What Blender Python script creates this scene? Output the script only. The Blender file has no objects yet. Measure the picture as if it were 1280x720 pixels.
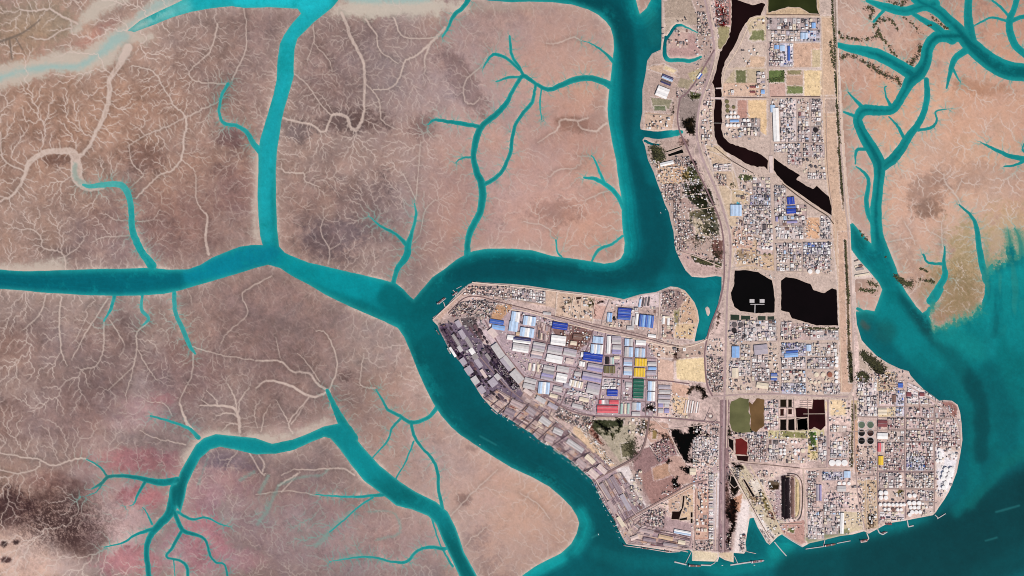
import bpy, math, random, heapq
import numpy as np
from mathutils import Vector

# ------------------------------------------------------------------ scene basics
S = bpy.context.scene
C = S.collection
random.seed(7)
RNG = np.random.default_rng(11)
PX = 10.0                                   # one map unit = 10 m on the ground

def wx(x): return (x - 640.0) * PX
def wy(y): return (360.0 - y) * PX

cam_d = bpy.data.cameras.new("camera"); cam = bpy.data.objects.new("camera", cam_d); C.objects.link(cam)
cam_d.lens = 100.0; cam_d.sensor_width = 36.0
cam.location = (0, 0, 12800.0 * 100.0 / 36.0)
cam.rotation_euler = (0, 0, 0)
cam_d.clip_start = 100.0; cam_d.clip_end = 400000.0
S.camera = cam

SUN_DIR = Vector((0.58, -0.81, 0)).normalized()      # horizontal direction TO the sun (south-east)
ELEV = math.radians(44)
w = bpy.data.worlds.new("World"); S.world = w; w.use_nodes = True
nt = w.node_tree; bg = nt.nodes["Background"]
sky = nt.nodes.new("ShaderNodeTexSky"); sky.sky_type = 'NISHITA'; sky.sun_disc = False
sky.sun_elevation = ELEV; sky.sun_rotation = math.atan2(SUN_DIR.x, SUN_DIR.y)
nt.links.new(sky.outputs[0], bg.inputs[0]); bg.inputs[1].default_value = 0.08
sd = bpy.data.lights.new("sun", 'SUN'); sd.energy = 4.0; sd.angle = math.radians(0.5); sd.color = (1.0, 0.955, 0.89)
sun = bpy.data.objects.new("sun", sd); C.objects.link(sun)
tv = -(SUN_DIR * math.cos(ELEV) + Vector((0, 0, math.sin(ELEV))))
sun.rotation_euler = tv.to_track_quat('-Z', 'Y').to_euler()
sun.location = (3000, -5000, 6000)
S.view_settings.view_transform = 'Standard'; S.view_settings.look = 'None'
S.view_settings.exposure = 0.0; S.view_settings.gamma = 1.0
try: S.view_settings.use_curve_mapping = False
except Exception: pass
S.cycles.max_bounces = 4
S.cycles.filter_width = 1.0

# ------------------------------------------------------------------ helpers
def lin(c):
    c = np.asarray(c, float) / 255.0
    return np.where(c <= 0.04045, c / 12.92, ((c + 0.055) / 1.055) ** 2.4)
ALB = 0.96                                   # display colour -> base colour

MATS = {}
def mat(rgb, rough=0.9, vary=0.12, scale=0.02, bump=0.0, metallic=0.0, name=None, spec=0.25):
    key = (tuple(rgb), rough, vary, scale)
    if key in MATS: return MATS[key]
    m = bpy.data.materials.new(name or "surface"); m.use_nodes = True
    n = m.node_tree.nodes; l = m.node_tree.links; b = n["Principled BSDF"]
    b.inputs["Roughness"].default_value = rough
    b.inputs["Specular IOR Level"].default_value = spec
    b.inputs["Metallic"].default_value = metallic
    col = lin(rgb) * ALB
    g = n.new("ShaderNodeNewGeometry"); t = n.new("ShaderNodeTexNoise")
    t.inputs["Scale"].default_value = scale; t.inputs["Detail"].default_value = 4
    l.new(g.outputs["Position"], t.inputs["Vector"])
    r = n.new("ShaderNodeMapRange"); r.inputs[1].default_value = 0.3; r.inputs[2].default_value = 0.7
    r.inputs[3].default_value = 1 - vary; r.inputs[4].default_value = 1 + vary
    l.new(t.outputs[0], r.inputs[0])
    mx = n.new("ShaderNodeMix"); mx.data_type = 'RGBA'; mx.blend_type = 'MULTIPLY'; mx.inputs[0].default_value = 1
    mx.inputs[6].default_value = (*col, 1); l.new(r.outputs[0], mx.inputs[7])
    l.new(mx.outputs[2], b.inputs["Base Color"])
    MATS[key] = m
    return m

class MB:
    """collects shapes (map units for x, y; metres for z) into one mesh"""
    def __init__(s): s.v = []; s.f = []; s.mi = []; s.mats = []
    def m(s, mt):
        if mt not in s.mats: s.mats.append(mt)
        return s.mats.index(mt)
    def add(s, vs, fs, mt):
        o = len(s.v); s.v += vs; k = s.m(mt)
        for f in fs: s.f.append([i + o for i in f]); s.mi.append(k)
    def prism(s, pts, z0, z1, mt, top=None, bottom=False):
        n = len(pts)
        a = sum(pts[i][0] * pts[(i + 1) % n][1] - pts[(i + 1) % n][0] * pts[i][1] for i in range(n))
        if a < 0: pts = pts[::-1]
        vs = [(p[0], p[1], z0) for p in pts] + [(p[0], p[1], z1) for p in pts]
        s.add(vs, [[i, (i + 1) % n, n + (i + 1) % n, n + i] for i in range(n)], mt)
        s.add([(p[0], p[1], z1) for p in pts], [list(range(n))], top or mt)
    def cyl(s, x, y, r, z0, z1, mt, seg=14, top=None, cone=0.0):
        pts = [(x + r * math.cos(2 * math.pi * i / seg), y + r * math.sin(2 * math.pi * i / seg)) for i in range(seg)]
        if cone:
            vs = [(p[0], p[1], z0) for p in pts] + [(p[0], p[1], z1) for p in pts]
            s.add(vs, [[i, (i + 1) % seg, seg + (i + 1) % seg, seg + i] for i in range(seg)], mt)
            s.cone(x, y, r, z1, cone, top or mt, seg)
        else: s.prism(pts, z0, z1, mt, top)
    def cone(s, x, y, r, z1, h, mt, seg=14):
        pts = [(x + r * math.cos(2 * math.pi * i / seg), y + r * math.sin(2 * math.pi * i / seg)) for i in range(seg)]
        vs = [(p[0], p[1], z1) for p in pts] + [(x, y, z1 + h)]
        s.add(vs, [[i, (i + 1) % seg, seg] for i in range(seg)], mt)
    def build(s, name, parent=None, loc=None):
        me = bpy.data.meshes.new(name)
        me.from_pydata(s.v, [], s.f)
        for mt in s.mats: me.materials.append(mt)
        me.polygons.foreach_set("material_index", s.mi)
        me.update()
        o = bpy.data.objects.new(name, me); C.objects.link(o)
        if parent: o.parent = parent
        if loc: o.location = loc
        return o

LABELLED = []
def tag(o, label, cat, group=None):
    o['label'] = label; o['category'] = cat
    if group: o['group'] = group
    LABELLED.append(o)
    return o
def empty(name, loc):
    o = bpy.data.objects.new(name, None); C.objects.link(o); o.location = loc
    o.empty_display_size = 20
    return o
def structure(o, kind='structure'): o['kind'] = kind; return o

# ------------------------------------------------------------------ raster fields over the delta
X0, X1, Y0, Y1 = -50, 1330, -50, 770
NX, NY = X1 - X0 + 1, Y1 - Y0 + 1
GX, GY = np.meshgrid(np.arange(X0, X1 + 1, dtype=np.float32), np.arange(Y0, Y1 + 1, dtype=np.float32))

def grf(beta, seed, lo=0):
    r = np.random.default_rng(seed)
    f = np.fft.rfft2(r.normal(size=(NY, NX)))
    ky = np.fft.fftfreq(NY)[:, None]; kx = np.fft.rfftfreq(NX)[None, :]
    k = np.sqrt(kx * kx + ky * ky); k[0, 0] = 1
    a = k ** (-beta / 2.0)
    if lo: a = a * (k > lo)
    a[0, 0] = 0
    o = np.fft.irfft2(f * a, s=(NY, NX)); o -= o.mean(); o /= o.std()
    return o.astype(np.float32)
def blur(a, s):
    ky = np.fft.fftfreq(NY)[:, None]; kx = np.fft.rfftfreq(NX)[None, :]
    g = np.exp(-2 * (math.pi * s) ** 2 * (kx * kx + ky * ky))
    return np.fft.irfft2(np.fft.rfft2(a) * g, s=(NY, NX)).astype(np.float32)
def sst(a, b, x):
    t = np.clip((x - a) / (b - a), 0, 1); return t * t * (3 - 2 * t)

def P(s):
    """'x,y,w x,y,w ...' -> list of tuples; a missing width repeats the last one"""
    out = []; lw = 1.5
    for t in s.split():
        q = [float(v) for v in t.split(',')]
        if len(q) > 2: lw = q[2]
        out.append((q[0], q[1], lw))
    return out
def smooth(p, n=5, jit=0.0, rnd=None):
    p = [np.array(q, float) for q in p]
    if len(p) < 3: 
        return [p[0] + (p[-1] - p[0]) * t for t in np.linspace(0, 1, n + 1)]
    q = [2 * p[0] - p[1]] + p + [2 * p[-1] - p[-2]]; out = []
    for i in range(1, len(q) - 2):
        for k in range(n):
            t = k / n
            out.append(0.5 * (2 * q[i] + (q[i + 1] - q[i - 1]) * t + (2 * q[i - 1] - 5 * q[i] + 4 * q[i + 1] - q[i + 2]) * t * t
                              + (3 * q[i] - q[i - 1] - 3 * q[i + 1] + q[i + 2]) * t ** 3))
    out.append(p[-1])
    if jit:
        for o in out[1:-1]:
            o[0] += rnd.uniform(-jit, jit); o[1] += rnd.uniform(-jit, jit)
    return out
def seg_into(F, a, b, R):
    x0 = max(int(min(a[0], b[0]) - R) - X0, 0); x1 = min(int(max(a[0], b[0]) + R) + 2 - X0, NX)
    y0 = max(int(min(a[1], b[1]) - R) - Y0, 0); y1 = min(int(max(a[1], b[1]) + R) + 2 - Y0, NY)
    if x0 >= x1 or y0 >= y1: return
    gx = GX[y0:y1, x0:x1]; gy = GY[y0:y1, x0:x1]
    dx, dy = b[0] - a[0], b[1] - a[1]; L = dx * dx + dy * dy + 1e-9
    t = np.clip(((gx - a[0]) * dx + (gy - a[1]) * dy) / L, 0, 1)
    d = np.hypot(gx - a[0] - t * dx, gy - a[1] - t * dy) - (a[2] + (b[2] - a[2]) * t) * 0.5
    np.minimum(F[y0:y1, x0:x1], d, out=F[y0:y1, x0:x1])
def stroke_field(lines, R=20, n=5, jit=0.0, seed=1):
    F = np.full((NY, NX), 99.0, np.float32); rnd = random.Random(seed)
    for p in lines:
        q = smooth(p, n, jit, rnd)
        for a, b in zip(q[:-1], q[1:]): seg_into(F, a, b, R + max(a[2], b[2]) * 0.5)
    return F
def poly_inside(pts, gx=None, gy=None):
    ins = np.zeros((NY, NX), bool); n = len(pts)
    ys = np.arange(Y0, Y1 + 1, dtype=np.float64) + 1e-4
    lo_, hi_ = min(p[1] for p in pts), max(p[1] for p in pts)
    for j, y in enumerate(ys):
        if y < lo_ or y > hi_: continue
        xs = []
        for i in range(n):
            (ax, ay), (bx, by) = pts[i][:2], pts[(i + 1) % n][:2]
            if (ay > y) != (by > y): xs.append(ax + (y - ay) * (bx - ax) / (by - ay))
        xs.sort()
        for k in range(0, len(xs) - 1, 2):
            a = int(math.ceil(xs[k] - X0)); b = int(math.floor(xs[k + 1] - X0)) + 1
            if b > 0: ins[j, max(a, 0):max(min(b, NX), 0)] = True
    return ins
def poly_sd(pts, R=25):
    """signed distance, negative inside"""
    F = np.full((NY, NX), 99.0, np.float32); n = len(pts)
    for i in range(n):
        a, b = pts[i], pts[(i + 1) % n]
        seg_into(F, (a[0], a[1], 0), (b[0], b[1], 0), R)
    return np.where(poly_inside(pts), -F, F)
def PT(s): return [tuple(float(v) for v in t.split(',')[:2]) for t in s.split()]

# ---- land (reclaimed ground of the port and its corridor)
LAND = PT("""826,-60 827,0 827,50 826,62 815,67 809,76 807,92 803,112 803,140 800,156 801,164 806,167 806,171 803,175 806,182 810,200 817,215 822,230 826,240
831,255 836,265 838,275 842,290 843,305 845,314 850,325 857,338 865,346 880,347 895,345 902,346 902,360 899,373 896,386 892,400 887,414 881,424 868,427 871,412 874,400
872,388 868,378 862,370 856,363 847,359 838,358 830,361 820,365 800,368 780,374 765,371 745,368 720,365 700,363 680,360 660,357 640,355 620,354
605,353 595,352 586,355 580,359 570,369 560,380 550,390 541,397 541,401 547,407 549,413 556,426 562,438 570,447 578,456 588,472 597,488 603,497
612,507 622,516 640,526 655,536 665,542 672,549 688,557 700,566 714,576 728,589 740,600 746,612 752,625 760,638 768,650 772,660 778,672 783,680
800,683 820,686 845,690 851,689 861,687 865,690 865,701 897,702 899,696 906,700 917,703 917,691 930,692 933,688 932,678 935,660 937,648 942,647 947,659 953,669
958,678 962,681 966,677 972,671 977,668 990,676 1003,684 1012,679 1030,675 1050,670 1066,668 1080,664 1086,667 1097,661 1110,654 1130,651 1150,647 1166,644
1170,640 1173,635 1180,625 1186,615 1191,603 1196,590 1200,570 1203,550 1202,530 1200,515 1197,506 1190,501 1180,500 1174,501 1168,496 1155,487 1145,477 1138,469
1136,464 1125,461 1110,454 1096,445 1083,432 1077,425 1074,415 1071,405 1070,393 1068,370 1067,347 1065,318 1064,310 1063,285 1060,260 1055,200 1052,150 1049,100 1047,60 1045,0 1044,-60""")
TRI = PT("1065,317 1072,323 1082,334 1092,346 1067,348")          # small settled triangle east of the dike
ISLET = PT("881,385 884,382.5 887,385 888,391 885.5,396.5 883,393")
Ld = np.minimum(poly_sd(LAND, 12), poly_sd(ISLET, 12) + 0.4); Ld = np.minimum(Ld, poly_sd(TRI, 12))

# ---- open water polygon
WATER = PT("""-60,338 0,337 30,339 80,338 130,336 187,335 210,337 235,336.5 250,331 265,322 285,314 300,308 318,306 328,306 325,295 323,270 322,240 323,215 323,190 325,175 328,165 335,142 342,118
346,100 347,75 350,55 355,44 366,28 376,17 372,11 357,10 332,9 305,10 290,8 262,11 240,15 215,22 195,30 178,36 168,40 160,38 175,26 195,16 212,8 228,0 240,-20 250,-60 420,-60 428,-5 415,10 402,20 392,28 382,38
372,48 368,62 367,80 367,95 363,110 357,130 352,150 349,170 346,190 345,215 345,245 346,270 347,290 349,308 356,316 365,320 385,328 420,336 450,343 480,350
495,354 505,362 513,371 517,374 527,362 540,347 555,337 570,325 582,318 592,314 610,311 640,311 665,313 690,320 720,324 740,327 755,330 768,328 776,323
780,316 781,303 778,285 777,265 777,248 774,232 772,218 770,200 766,182 763,165 760,150 759,135 761,115 763,98 765,80 767,60 766,45 763,35 757,27 748,19
735,12 715,6 690,3 660,2 640,3 610,1 585,-5 570,-60 792,-60 795,0 800,17 808,10 813,0 815,-60 860,-60 850,60 830,80 840,160 845,200 870,260 890,330 920,350 912,425 880,440 850,440
850,375 700,385 600,375 565,400 620,490 700,550 760,600 790,665 890,680 925,670 940,630 960,660 1000,665 1160,630 1180,540 1150,505 1110,475 1070,440 1060,400
1070,390 1083,387 1093,389 1098,377 1103,362 1098,352 1088,340 1075,326 1063,310 1062,281 1066,279 1076,291 1087,303 1093,309 1106,300 1113,318 1120,335 1125,352 1133,366 1145,383 1153,391 1158,388
1164,378 1172,366 1178,357 1180,362 1168,385 1162,395 1170,401 1185,403 1203,402 1216,397 1226,384 1231,368 1232,350 1238,333 1255,324 1262,303 1268,312 1280,318
1340,325 1340,780 600,780 640,750 648,724 657,717 668,709 683,701 701,692 714,680 721,667 724,654 721,645 714,634 700,620 686,608 662,595 640,585 615,570 595,557
575,544 563,533 551,519 542,505 532,485 524,468 517,450 511,435 505,421 497,410 480,402 460,393 430,380 405,368 388,357 365,345 350,335 335,331 320,335
280,347 245,357 225,363 205,367 180,369 150,370 110,369 60,366 0,361 -60,358""")
SWR = PT("""320,548 290,545 270,543 255,548 245,556 238,568 231,580 225,590 222,600 214,612 217,630 226,640 231,622 234,606 241,590 250,573 262,562 275,558 295,562 320,568 345,567 368,562 388,553 405,546
413,548 425,562 440,583 455,601 475,616 495,632 515,637 535,645 545,655 553,675 565,700 575,722 590,780 620,780 597,722 580,690 570,660 560,640 545,627 520,615 500,602 475,582 455,560 437,538
428,528 420,530 405,533 388,541 365,550 340,555""")

# ---- rivers and teal creeks (x, y, width)
CREEKS = [P(s) for s in """
1300,92,22 1260,88,24 1235,75,22 1215,58,20 1200,40,16 1185,25,14 1170,12,14 1150,2,14 1140,-10,15
1217,58,10 1212,35,12 1210,10,10 1212,-12,10
1300,82,10 1272,60,10 1263,42,10 1262,25,9 1268,10,8 1273,-8,8
1262,28,5 1275,22,6 1300,18,6
1260,27,4 1240,22,3.5 1225,28,3 1217,33,2
1262,22,4 1250,8,4 1240,0,3 1234,-8,2
1206,45,14 1190,45,15 1170,47,15 1160,60,15 1157,76,15 1148,92,18 1140,98,18 1132,112,13 1122,130,12 1112,138,12 1095,138,13 1080,138,14 1072,148,12 1075,160,13 1083,175,15 1092,190,16 1099,205,16 1098,230,13 1095,260,14 1096,290,15 1101,315,19 1110,340,22
1046,56,6 1060,60,9 1080,64,13 1098,69,15 1120,80,16 1140,93,17
1084,1,4 1105,8,10 1130,14,12 1150,9,12 1168,5,14
1092,27,3 1100,18,4 1106,12,4
1138,15,4 1152,24,7 1168,33,9 1182,45,11 1190,50,11
1158,100,7 1159,120,8 1155,140,8 1148,155,9 1138,168,10 1127,185,12 1115,200,13 1105,208,11
1111,146,2.5 1122,158,4 1130,172,5
1148,163,4 1165,159,4 1171,150,3 1170,139,2.5 1188,136,1.2
1206,64,9 1195,72,8 1190,82,7 1187,95,5 1183,110,2.5
1190,83,4 1196,96,2.5 1201,103,1.5
1080,136,6 1070,126,4 1060,115,2
1068,145,5 1055,140,3
1113,132,5 1108,122,3 1106,110,2.5 1108,108,2
1084,186,5 1071,188,4 1069,205,2
1070,208,1.6 1082,218,4 1086,230,5 1083,250,6 1085,266,6 1090,280,4
1181,308,1.8 1180,330,5 1181,345,8 1173,360,9 1163,376,10
1154,318,1.8 1160,328,3 1178,330,4
1199,256,1.6 1214,270,4 1221,285,6.5 1224,310,8 1229,335,9 1238,355,10 1245,378,9
1226,178,2 1236,183,3.5 1250,190,4.5 1270,197,6 1300,200,7
1255,208,2 1270,206,3 1282,200,4
1282,190,4 1278,186,2 1282,176,2
1240,332,4 1231,345,8 1240,356,14
1266,330,10 1262,300,3 1260,288,1.5
1280,335,12 1275,300,4 1268,285,1.5
584,320,8 585,300,7 590,285,8 600,265,8 603,246,9 602,230,9 596,215,8 592,196,7 594,180,8 598,165,8 605,155,7 620,143,7 632,130,6 640,115,5 648,102,5 655,95,6 670,105,5 685,112,6 700,107,7 720,99,8 740,98,8 756,103,9 766,109,10
605,231,5 620,222,4.5 630,210,4.5 638,190,4.5 640,175,4 645,155,4 655,140,4.5 665,128,4.5 668,115,4 670,106,4
655,96,5 650,85,4 640,70,4 637,45,2.5
649,87,4 635,74,4 620,68,4 612,72,3 604,85,1.5
650,96,3 635,97,3 620,102,1.6
598,158,5 580,155,5 560,152,4 543,150,3 535,156,1.5
591,196,3 577,198,2 570,203,1.2
677,111,2.5 675,130,2 677,150,1.2
767,77,6 755,65,4 740,55,2.5 728,51,1.2
783,266,8 773,246,6 760,233,6 745,224,5 730,222,2
757,232,4 749,214,3.5 743,199,2 739,194,1.2
778,295,3 765,305,3 750,311,3.5 744,318,3 740,326,2
695,300,1.5 697,315,1.8 702,321,2
590,-10,9 580,8,6 567,20,5 560,35,3 553,46,1.8
491,354,6 497,336,7 508,320,9 510,307,8 515,290,4 520,268,3 518,254,1.2
508,306,6 495,293,4 475,282,3 462,271,1.4
547,508,6 535,522,5 515,528,5 500,520,4.5 485,512,4 478,500,3 470,487,2
514,527,4 516,540,4 525,557,4.5 540,573,4.5 547,590,4.5 548,610,4.5 553,636,5
502,522,3.5 490,535,3.5 485,550,3 464,574,2.5
517,552,3 508,575,3 495,598,2.5
482,618,5 460,620,4 440,621,3.5 415,620,2.5 395,618,1.4
466,622,3 450,632,3 430,650,2.5 412,665,2
556,686,5 535,684,4 520,690,4 508,702,4 490,702,3 460,696,3 430,699,2 412,702,1.2
566,708,3 555,690,2.4 547,672,2.2 540,648,3
190,332,11 178,316,9 170,300,9 165,285,8 164,260,7 160,242,8 150,231,8 130,231,7 112,233,5 104,231,3
326,190,8 317,180,7 308,165,6 295,157,5 280,154,4.5 274,140,3.5 277,120,4 285,105,4.5
409,488,5 420,512,8 430,532,13 440,548,16
222,600,9 200,603,9 175,598,6.5 155,595,5 136,596,5 127,604,4.5 115,611,2.5
133,594,3.5 124,583,2.5 108,574,1.4
128,604,3 120,615,2 100,622,1.4
220,612,16 213,640,12 200,655,10 188,670,8 183,690,7.5 186,722,7 184,780,7
196,660,6 170,668,4 155,678,3 130,684,1.6
218,640,6 224,655,6 230,664,6 250,670,4.5 258,678,4 263,695,4 270,703,3.5 283,712,3.5 288,780,3
227,664,5 215,685,4 208,696,3.5 225,701,3.5 233,708,4.5 235,722,4.5 237,780,4
222,640,4 240,649,3.5 258,647,3 275,655,2.4 286,658,1.2
181,603,5 172,618,3.5 167,630,2 157,633,1.2
190,655,3 183,640,2 178,634,1.4
217,700,2 218,720,1.6 218,760,1.4
143,371,5 139,385,4 130,401,2.4
178,369,3 177,387,4 186,398,4 179,406,1.6
218,367,5 219,390,5 228,410,5 237,432,4.5 244,442,2
188,520,2 210,526,3 235,535,4 248,547,5
1244,372,5 1250,360,5 1262,348,4 1275,330,4
800,167,6 815,169,7 832,168,8 848,167,7
833,50,3 845,32,3 860,35,2 870,40,1.5
832,50,3 831,68,4.5 836,75,4.5 850,75,4.5 864,76,4.5 876,71,3
860,366,18 872,372,20 880,385,16 879,400,12 874,415,9 869,427,6
1072,386,4 1085,392,4 1100,400,8
""".strip().split('\n')]
# ---- pale, silted creeks on the flats
PALE = [P(s) for s in """
165,82,1.2 192,90,1.8 205,112,1.8 213,123,1.8 218,133,2 228,140,2 232,148,2.6 233,160,2.8 230,172,2.8 227,198,2.8 215,213,2.4 200,218,2.2 185,232,2.2 170,248,2
232,147,1.6 250,138,1.8 272,128,1.4 283,118,1.2
230,148,1.4 205,160,1.4 180,170,1.2 160,182,1.2
272,30,2.5 268,48,2 262,65,2 240,85,1.8 237,95,1.6 248,102,1.6 285,105,2
305,8,1.8 308,35,1.6 306,65,1.8 290,100,2
227,200,1.4 237,207,1.5 244,217,1.5 245,248,1.6 252,262,2 259,272,3 257,297,3.6 261,318,4
160,178,1.2 165,202,1.6 175,214,1.4 179,220,1.4 165,232,1.2
27,287,1.2 41,287,1.4 51,297,1.8 54,310,1.8 72,314,1.8 81,321,2 82,338,2
82,320,1.6 97,310,1.4 107,295,1.1
162,275,1.2 145,275,1.2 132,267,1.1
164,295,1.2 135,296,1.2 120,299,1.1
172,277,1.2 190,275,1.2 200,262,1.1
252,500,1.4 262,507,2
258,488,1.2 270,500,1.6 272,507,2
285,480,1.4 294,500,2 296,512,2.4
312,485,1.4 300,500,1.8 298,515,2.4
270,520,1.6 285,516,2 297,520,2.4
278,538,1.4 286,530,1.8 298,530,2
325,500,1.2 318,515,1.4 322,535,1.6
338,505,1.2 330,520,1.6 326,540,2
300,560,1.4 290,572,1.4 275,575,1.2
290,572,1.2 284,582,1.2
322,566,2 330,580,2.6 328,590,2.6
345,500,1.2 352,512,1.6 360,527,2
380,505,1.2 372,520,1.6 364,530,2
215,520,1.4 205,505,1.2 185,502,1
175,538,1.2 195,548,1.4 215,552,1.6 232,556,2
300,540,4 299,525,4.5 292,510,4 272,507,3 250,507,2
427,16,4 440,50,4.5 454,77,4 456,105,4 455,135,3.4 452,152,4 445,162,4.5 437,158,4.5 434,147,4.5 424,143,4 415,145,3.5 405,165,2.6 390,156,3 367,151,3 352,147,3
456,105,2 467,115,2 475,130,1.8 477,150,1.6 492,160,1.4
467,112,1.6 487,111,1.8 500,97,2 506,77,2.2 520,70,2.6 537,55,3.6 547,45,4 556,34,3.6
537,56,3 531,72,2.4 531,90,1.4
457,24,3 471,45,2.2 474,62,1.6 497,79,1.2
492,22,2.4 505,46,1.6 542,47,1.6
367,92,1.4 385,107,1.6 402,132,1.6 415,144,1.6
392,30,1.6 392,52,1.6 384,75,1.2
392,54,1.3 411,75,1.4 415,90,1.1
610,67,1.6 602,82,1.6 582,102,1.8 581,125,1.8 592,130,2 600,121,1.4
351,202,1.6 356,215,2 379,217,2 382,227,1.6 400,234,1.2
405,272,1.2 401,290,1.5 412,312,1.8 410,330,1.6
412,312,1.2 425,305,1.1
526,176,1 520,250,1.6
504,217,1.1 520,250,1.5
545,250,1 532,262,1.2 525,292,1.2 514,305,1.4
77,371,2 74,397,2 77,440,1.8 84,457,1.3
57,370,1.8 50,392,1.7 30,412,1.2
135,373,2.2 107,417,1.8 90,450,1.3
120,374,1.4 108,386,1.2 108,396,1.2 95,425,1
130,403,2 129,437,1.7 120,457,1.4 100,462,1
137,400,1.8 155,430,1.5 149,446,1.1
185,403,2.4 171,417,2.2 171,437,2 165,465,1.6 157,495,1.2
172,437,1.6 185,460,1.4 196,475,1.2
165,460,1.4 135,488,1.1
242,440,2 240,467,1.8 225,500,1.6 226,510,1.4
235,430,2 250,437,1.7 282,445,1.5 317,450,1.5
340,345,1.5 312,360,2 302,370,1.8 309,392,1.8 285,415,1.5 276,429,1.1
225,505,2.4 232,525,4 240,538,5
320,451,2.4 350,452,2.6 365,464,3 386,467,3 397,480,3.4 412,489,4
395,414,1.4 406,415,1.8 417,435,2 421,460,2 412,487,2.4
320,485,2.4 335,476,2.8 362,482,3.6 390,496,3.6 410,490,3.4
372,442,1.2 385,455,1.6 400,477,2
386,497,2 362,527,2.2 366,542,2.2
345,422,1.2 350,447,1.4
455,442,1.2 452,460,1.3 450,480,1.5 460,485,1.6 469,485,2
563,645,1.4 590,617,1.6 622,587,1.4
650,616,1.5 672,630,1.6 687,648,1.4
582,682,1.1 590,672,1.3 598,668,1.3 607,659,1.1
683,54,1.4 697,54,2 717,47,2 727,51,1.6
672,178,1.4 696,162,2.4 702,150,3.2 722,151,3 735,147,1.8
722,152,2 726,160,2.4 745,164,3 758,154,3
687,221,1.4 699,212,1.8 720,210,1.2
732,250,1.4 755,240,1.8 765,238,1.6
722,195,1.2 741,197,1.6 750,214,2
655,277,1.1 680,282,1.3 695,295,1.4
1180,217,1.2 1182,230,1.8 1194,242,2.2 1201,257,2.4
1194,242,1.5 1202,226,1.2
1130,277,1.2 1140,295,1.6 1144,306,1.6
1112,302,1.2 1140,297,1.2
1177,280,1.4 1178,308,1.6
1165,290,1.2 1176,297,1.2
0,566,1.6 32,572,2 50,575,2 67,582,2 87,576,2.4 104,573,2.6 122,583,2.4
0,587,1.4 22,592,1.6 47,585,1.6 50,576,1.4
25,12,1.6 45,14,2.2 62,11,2.6 75,19,3 87,25,3.2 97,30,3
37,46,1.4 57,49,2 75,39,2 90,35,2
98,4,1.6 92,0,1.6 102,12,2
160,60,12 150,80,8 137,100,6 137,115,6.5 132,140,6.5 120,165,5 110,185,4 100,195,6
0,252,3 20,240,3.5 32,217,5 37,203,7 55,191,7.5 75,189,8 90,190,10 95,205,14 97,222,14 108,234,10 128,234,7
0,165,1.4 5,200,1.6 30,214,2
372,592,3 360,600,2.4 348,607,3
352,594,1.6 368,587,1.8 392,587,2 412,586,2.2 430,586,2.4 443,594,2.6
375,590,1.6 352,615,2
320,618,1.4 360,614,1.6 400,620,1.4
300,545,2.2 326,590,2.4 332,592,1.6
380,120,1 400,118,1.2 415,140,1.2
""".strip().split('\n')]
# faint teal, half drained creeks
FAINT = [P(s) for s in """
335,595,3 325,615,4
348,607,3 340,625,5 333,640,5 322,655,4
348,607,2.5 372,597,3 400,594,2.5 410,588,2
440,640,4 420,655,5 405,672,6 395,682,5
420,700,2 450,694,4 480,702,3
455,640,1.5 490,640,2 500,665,3 470,675,2
262,566,1 248,605,2.5
300,600,4 318,590,4
1066,130,3 1052,140,2
112,233,7 95,222,6 94,205,5
""".strip().split('\n')]

INLETS = [P(t) for t in """796,166,9 808,167,8 820,169,9 832,168,9 846,166,8 852,165,5
833,49,3 846,32,3.4 860,35,2.4 872,41,1.6
832,46,3 831,56,4 831,68,5 836,75,5.5 850,75,5.5 864,76,5.5 876,71,3.5
806,176,3 815,180,2.4 824,181,1.4""".split(chr(10))]
InlD = stroke_field(INLETS, 12, 5, 0.3, 6)
Ld = np.maximum(Ld, np.clip(-InlD + 0.2, -99, 3.0))
wob = grf(2.6, 5)
def vstreak(seed, sx, sy):
    r = np.random.default_rng(seed); ky = np.fft.fftfreq(NY)[:, None]; kx = np.fft.rfftfreq(NX)[None, :]
    o = np.fft.irfft2(np.fft.rfft2(r.normal(size=(NY, NX))) * np.exp(-2 * math.pi ** 2 * ((sx * kx) ** 2 + (sy * ky) ** 2)), s=(NY, NX)); return (o / o.std()).astype(np.float32)
VS = vstreak(14, 1.6, 9.0)
Wd = poly_sd(WATER, 45)
Wd = np.minimum(Wd, poly_sd(SWR, 30))
# ragged fan-like shallows in the east
rag = np.maximum(sst(1225, 1245, GX) * sst(280, 296, GY) * (1 - sst(345, 375, GY)), 0.75 * sst(1158, 1168, GX) * (1 - sst(1240, 1250, GX)) * sst(372, 388, GY) * (1 - sst(420, 440, GY)))
Wd = Wd + rag * (VS * 1.6 + grf(2.5, 77, 0.008) * 5)
Cd = stroke_field(CREEKS, 14, 5, 0.35, 3)
Cd = np.minimum(Cd, np.where(InlD < 8, InlD, 99)).astype(np.float32)
W = np.minimum(Wd, Cd) + wob * 0.25
PalD = stroke_field(PALE, 8, 7, 0.75, 4)
FaintD = stroke_field(FAINT, 8, 5, 0.4, 5)

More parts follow.
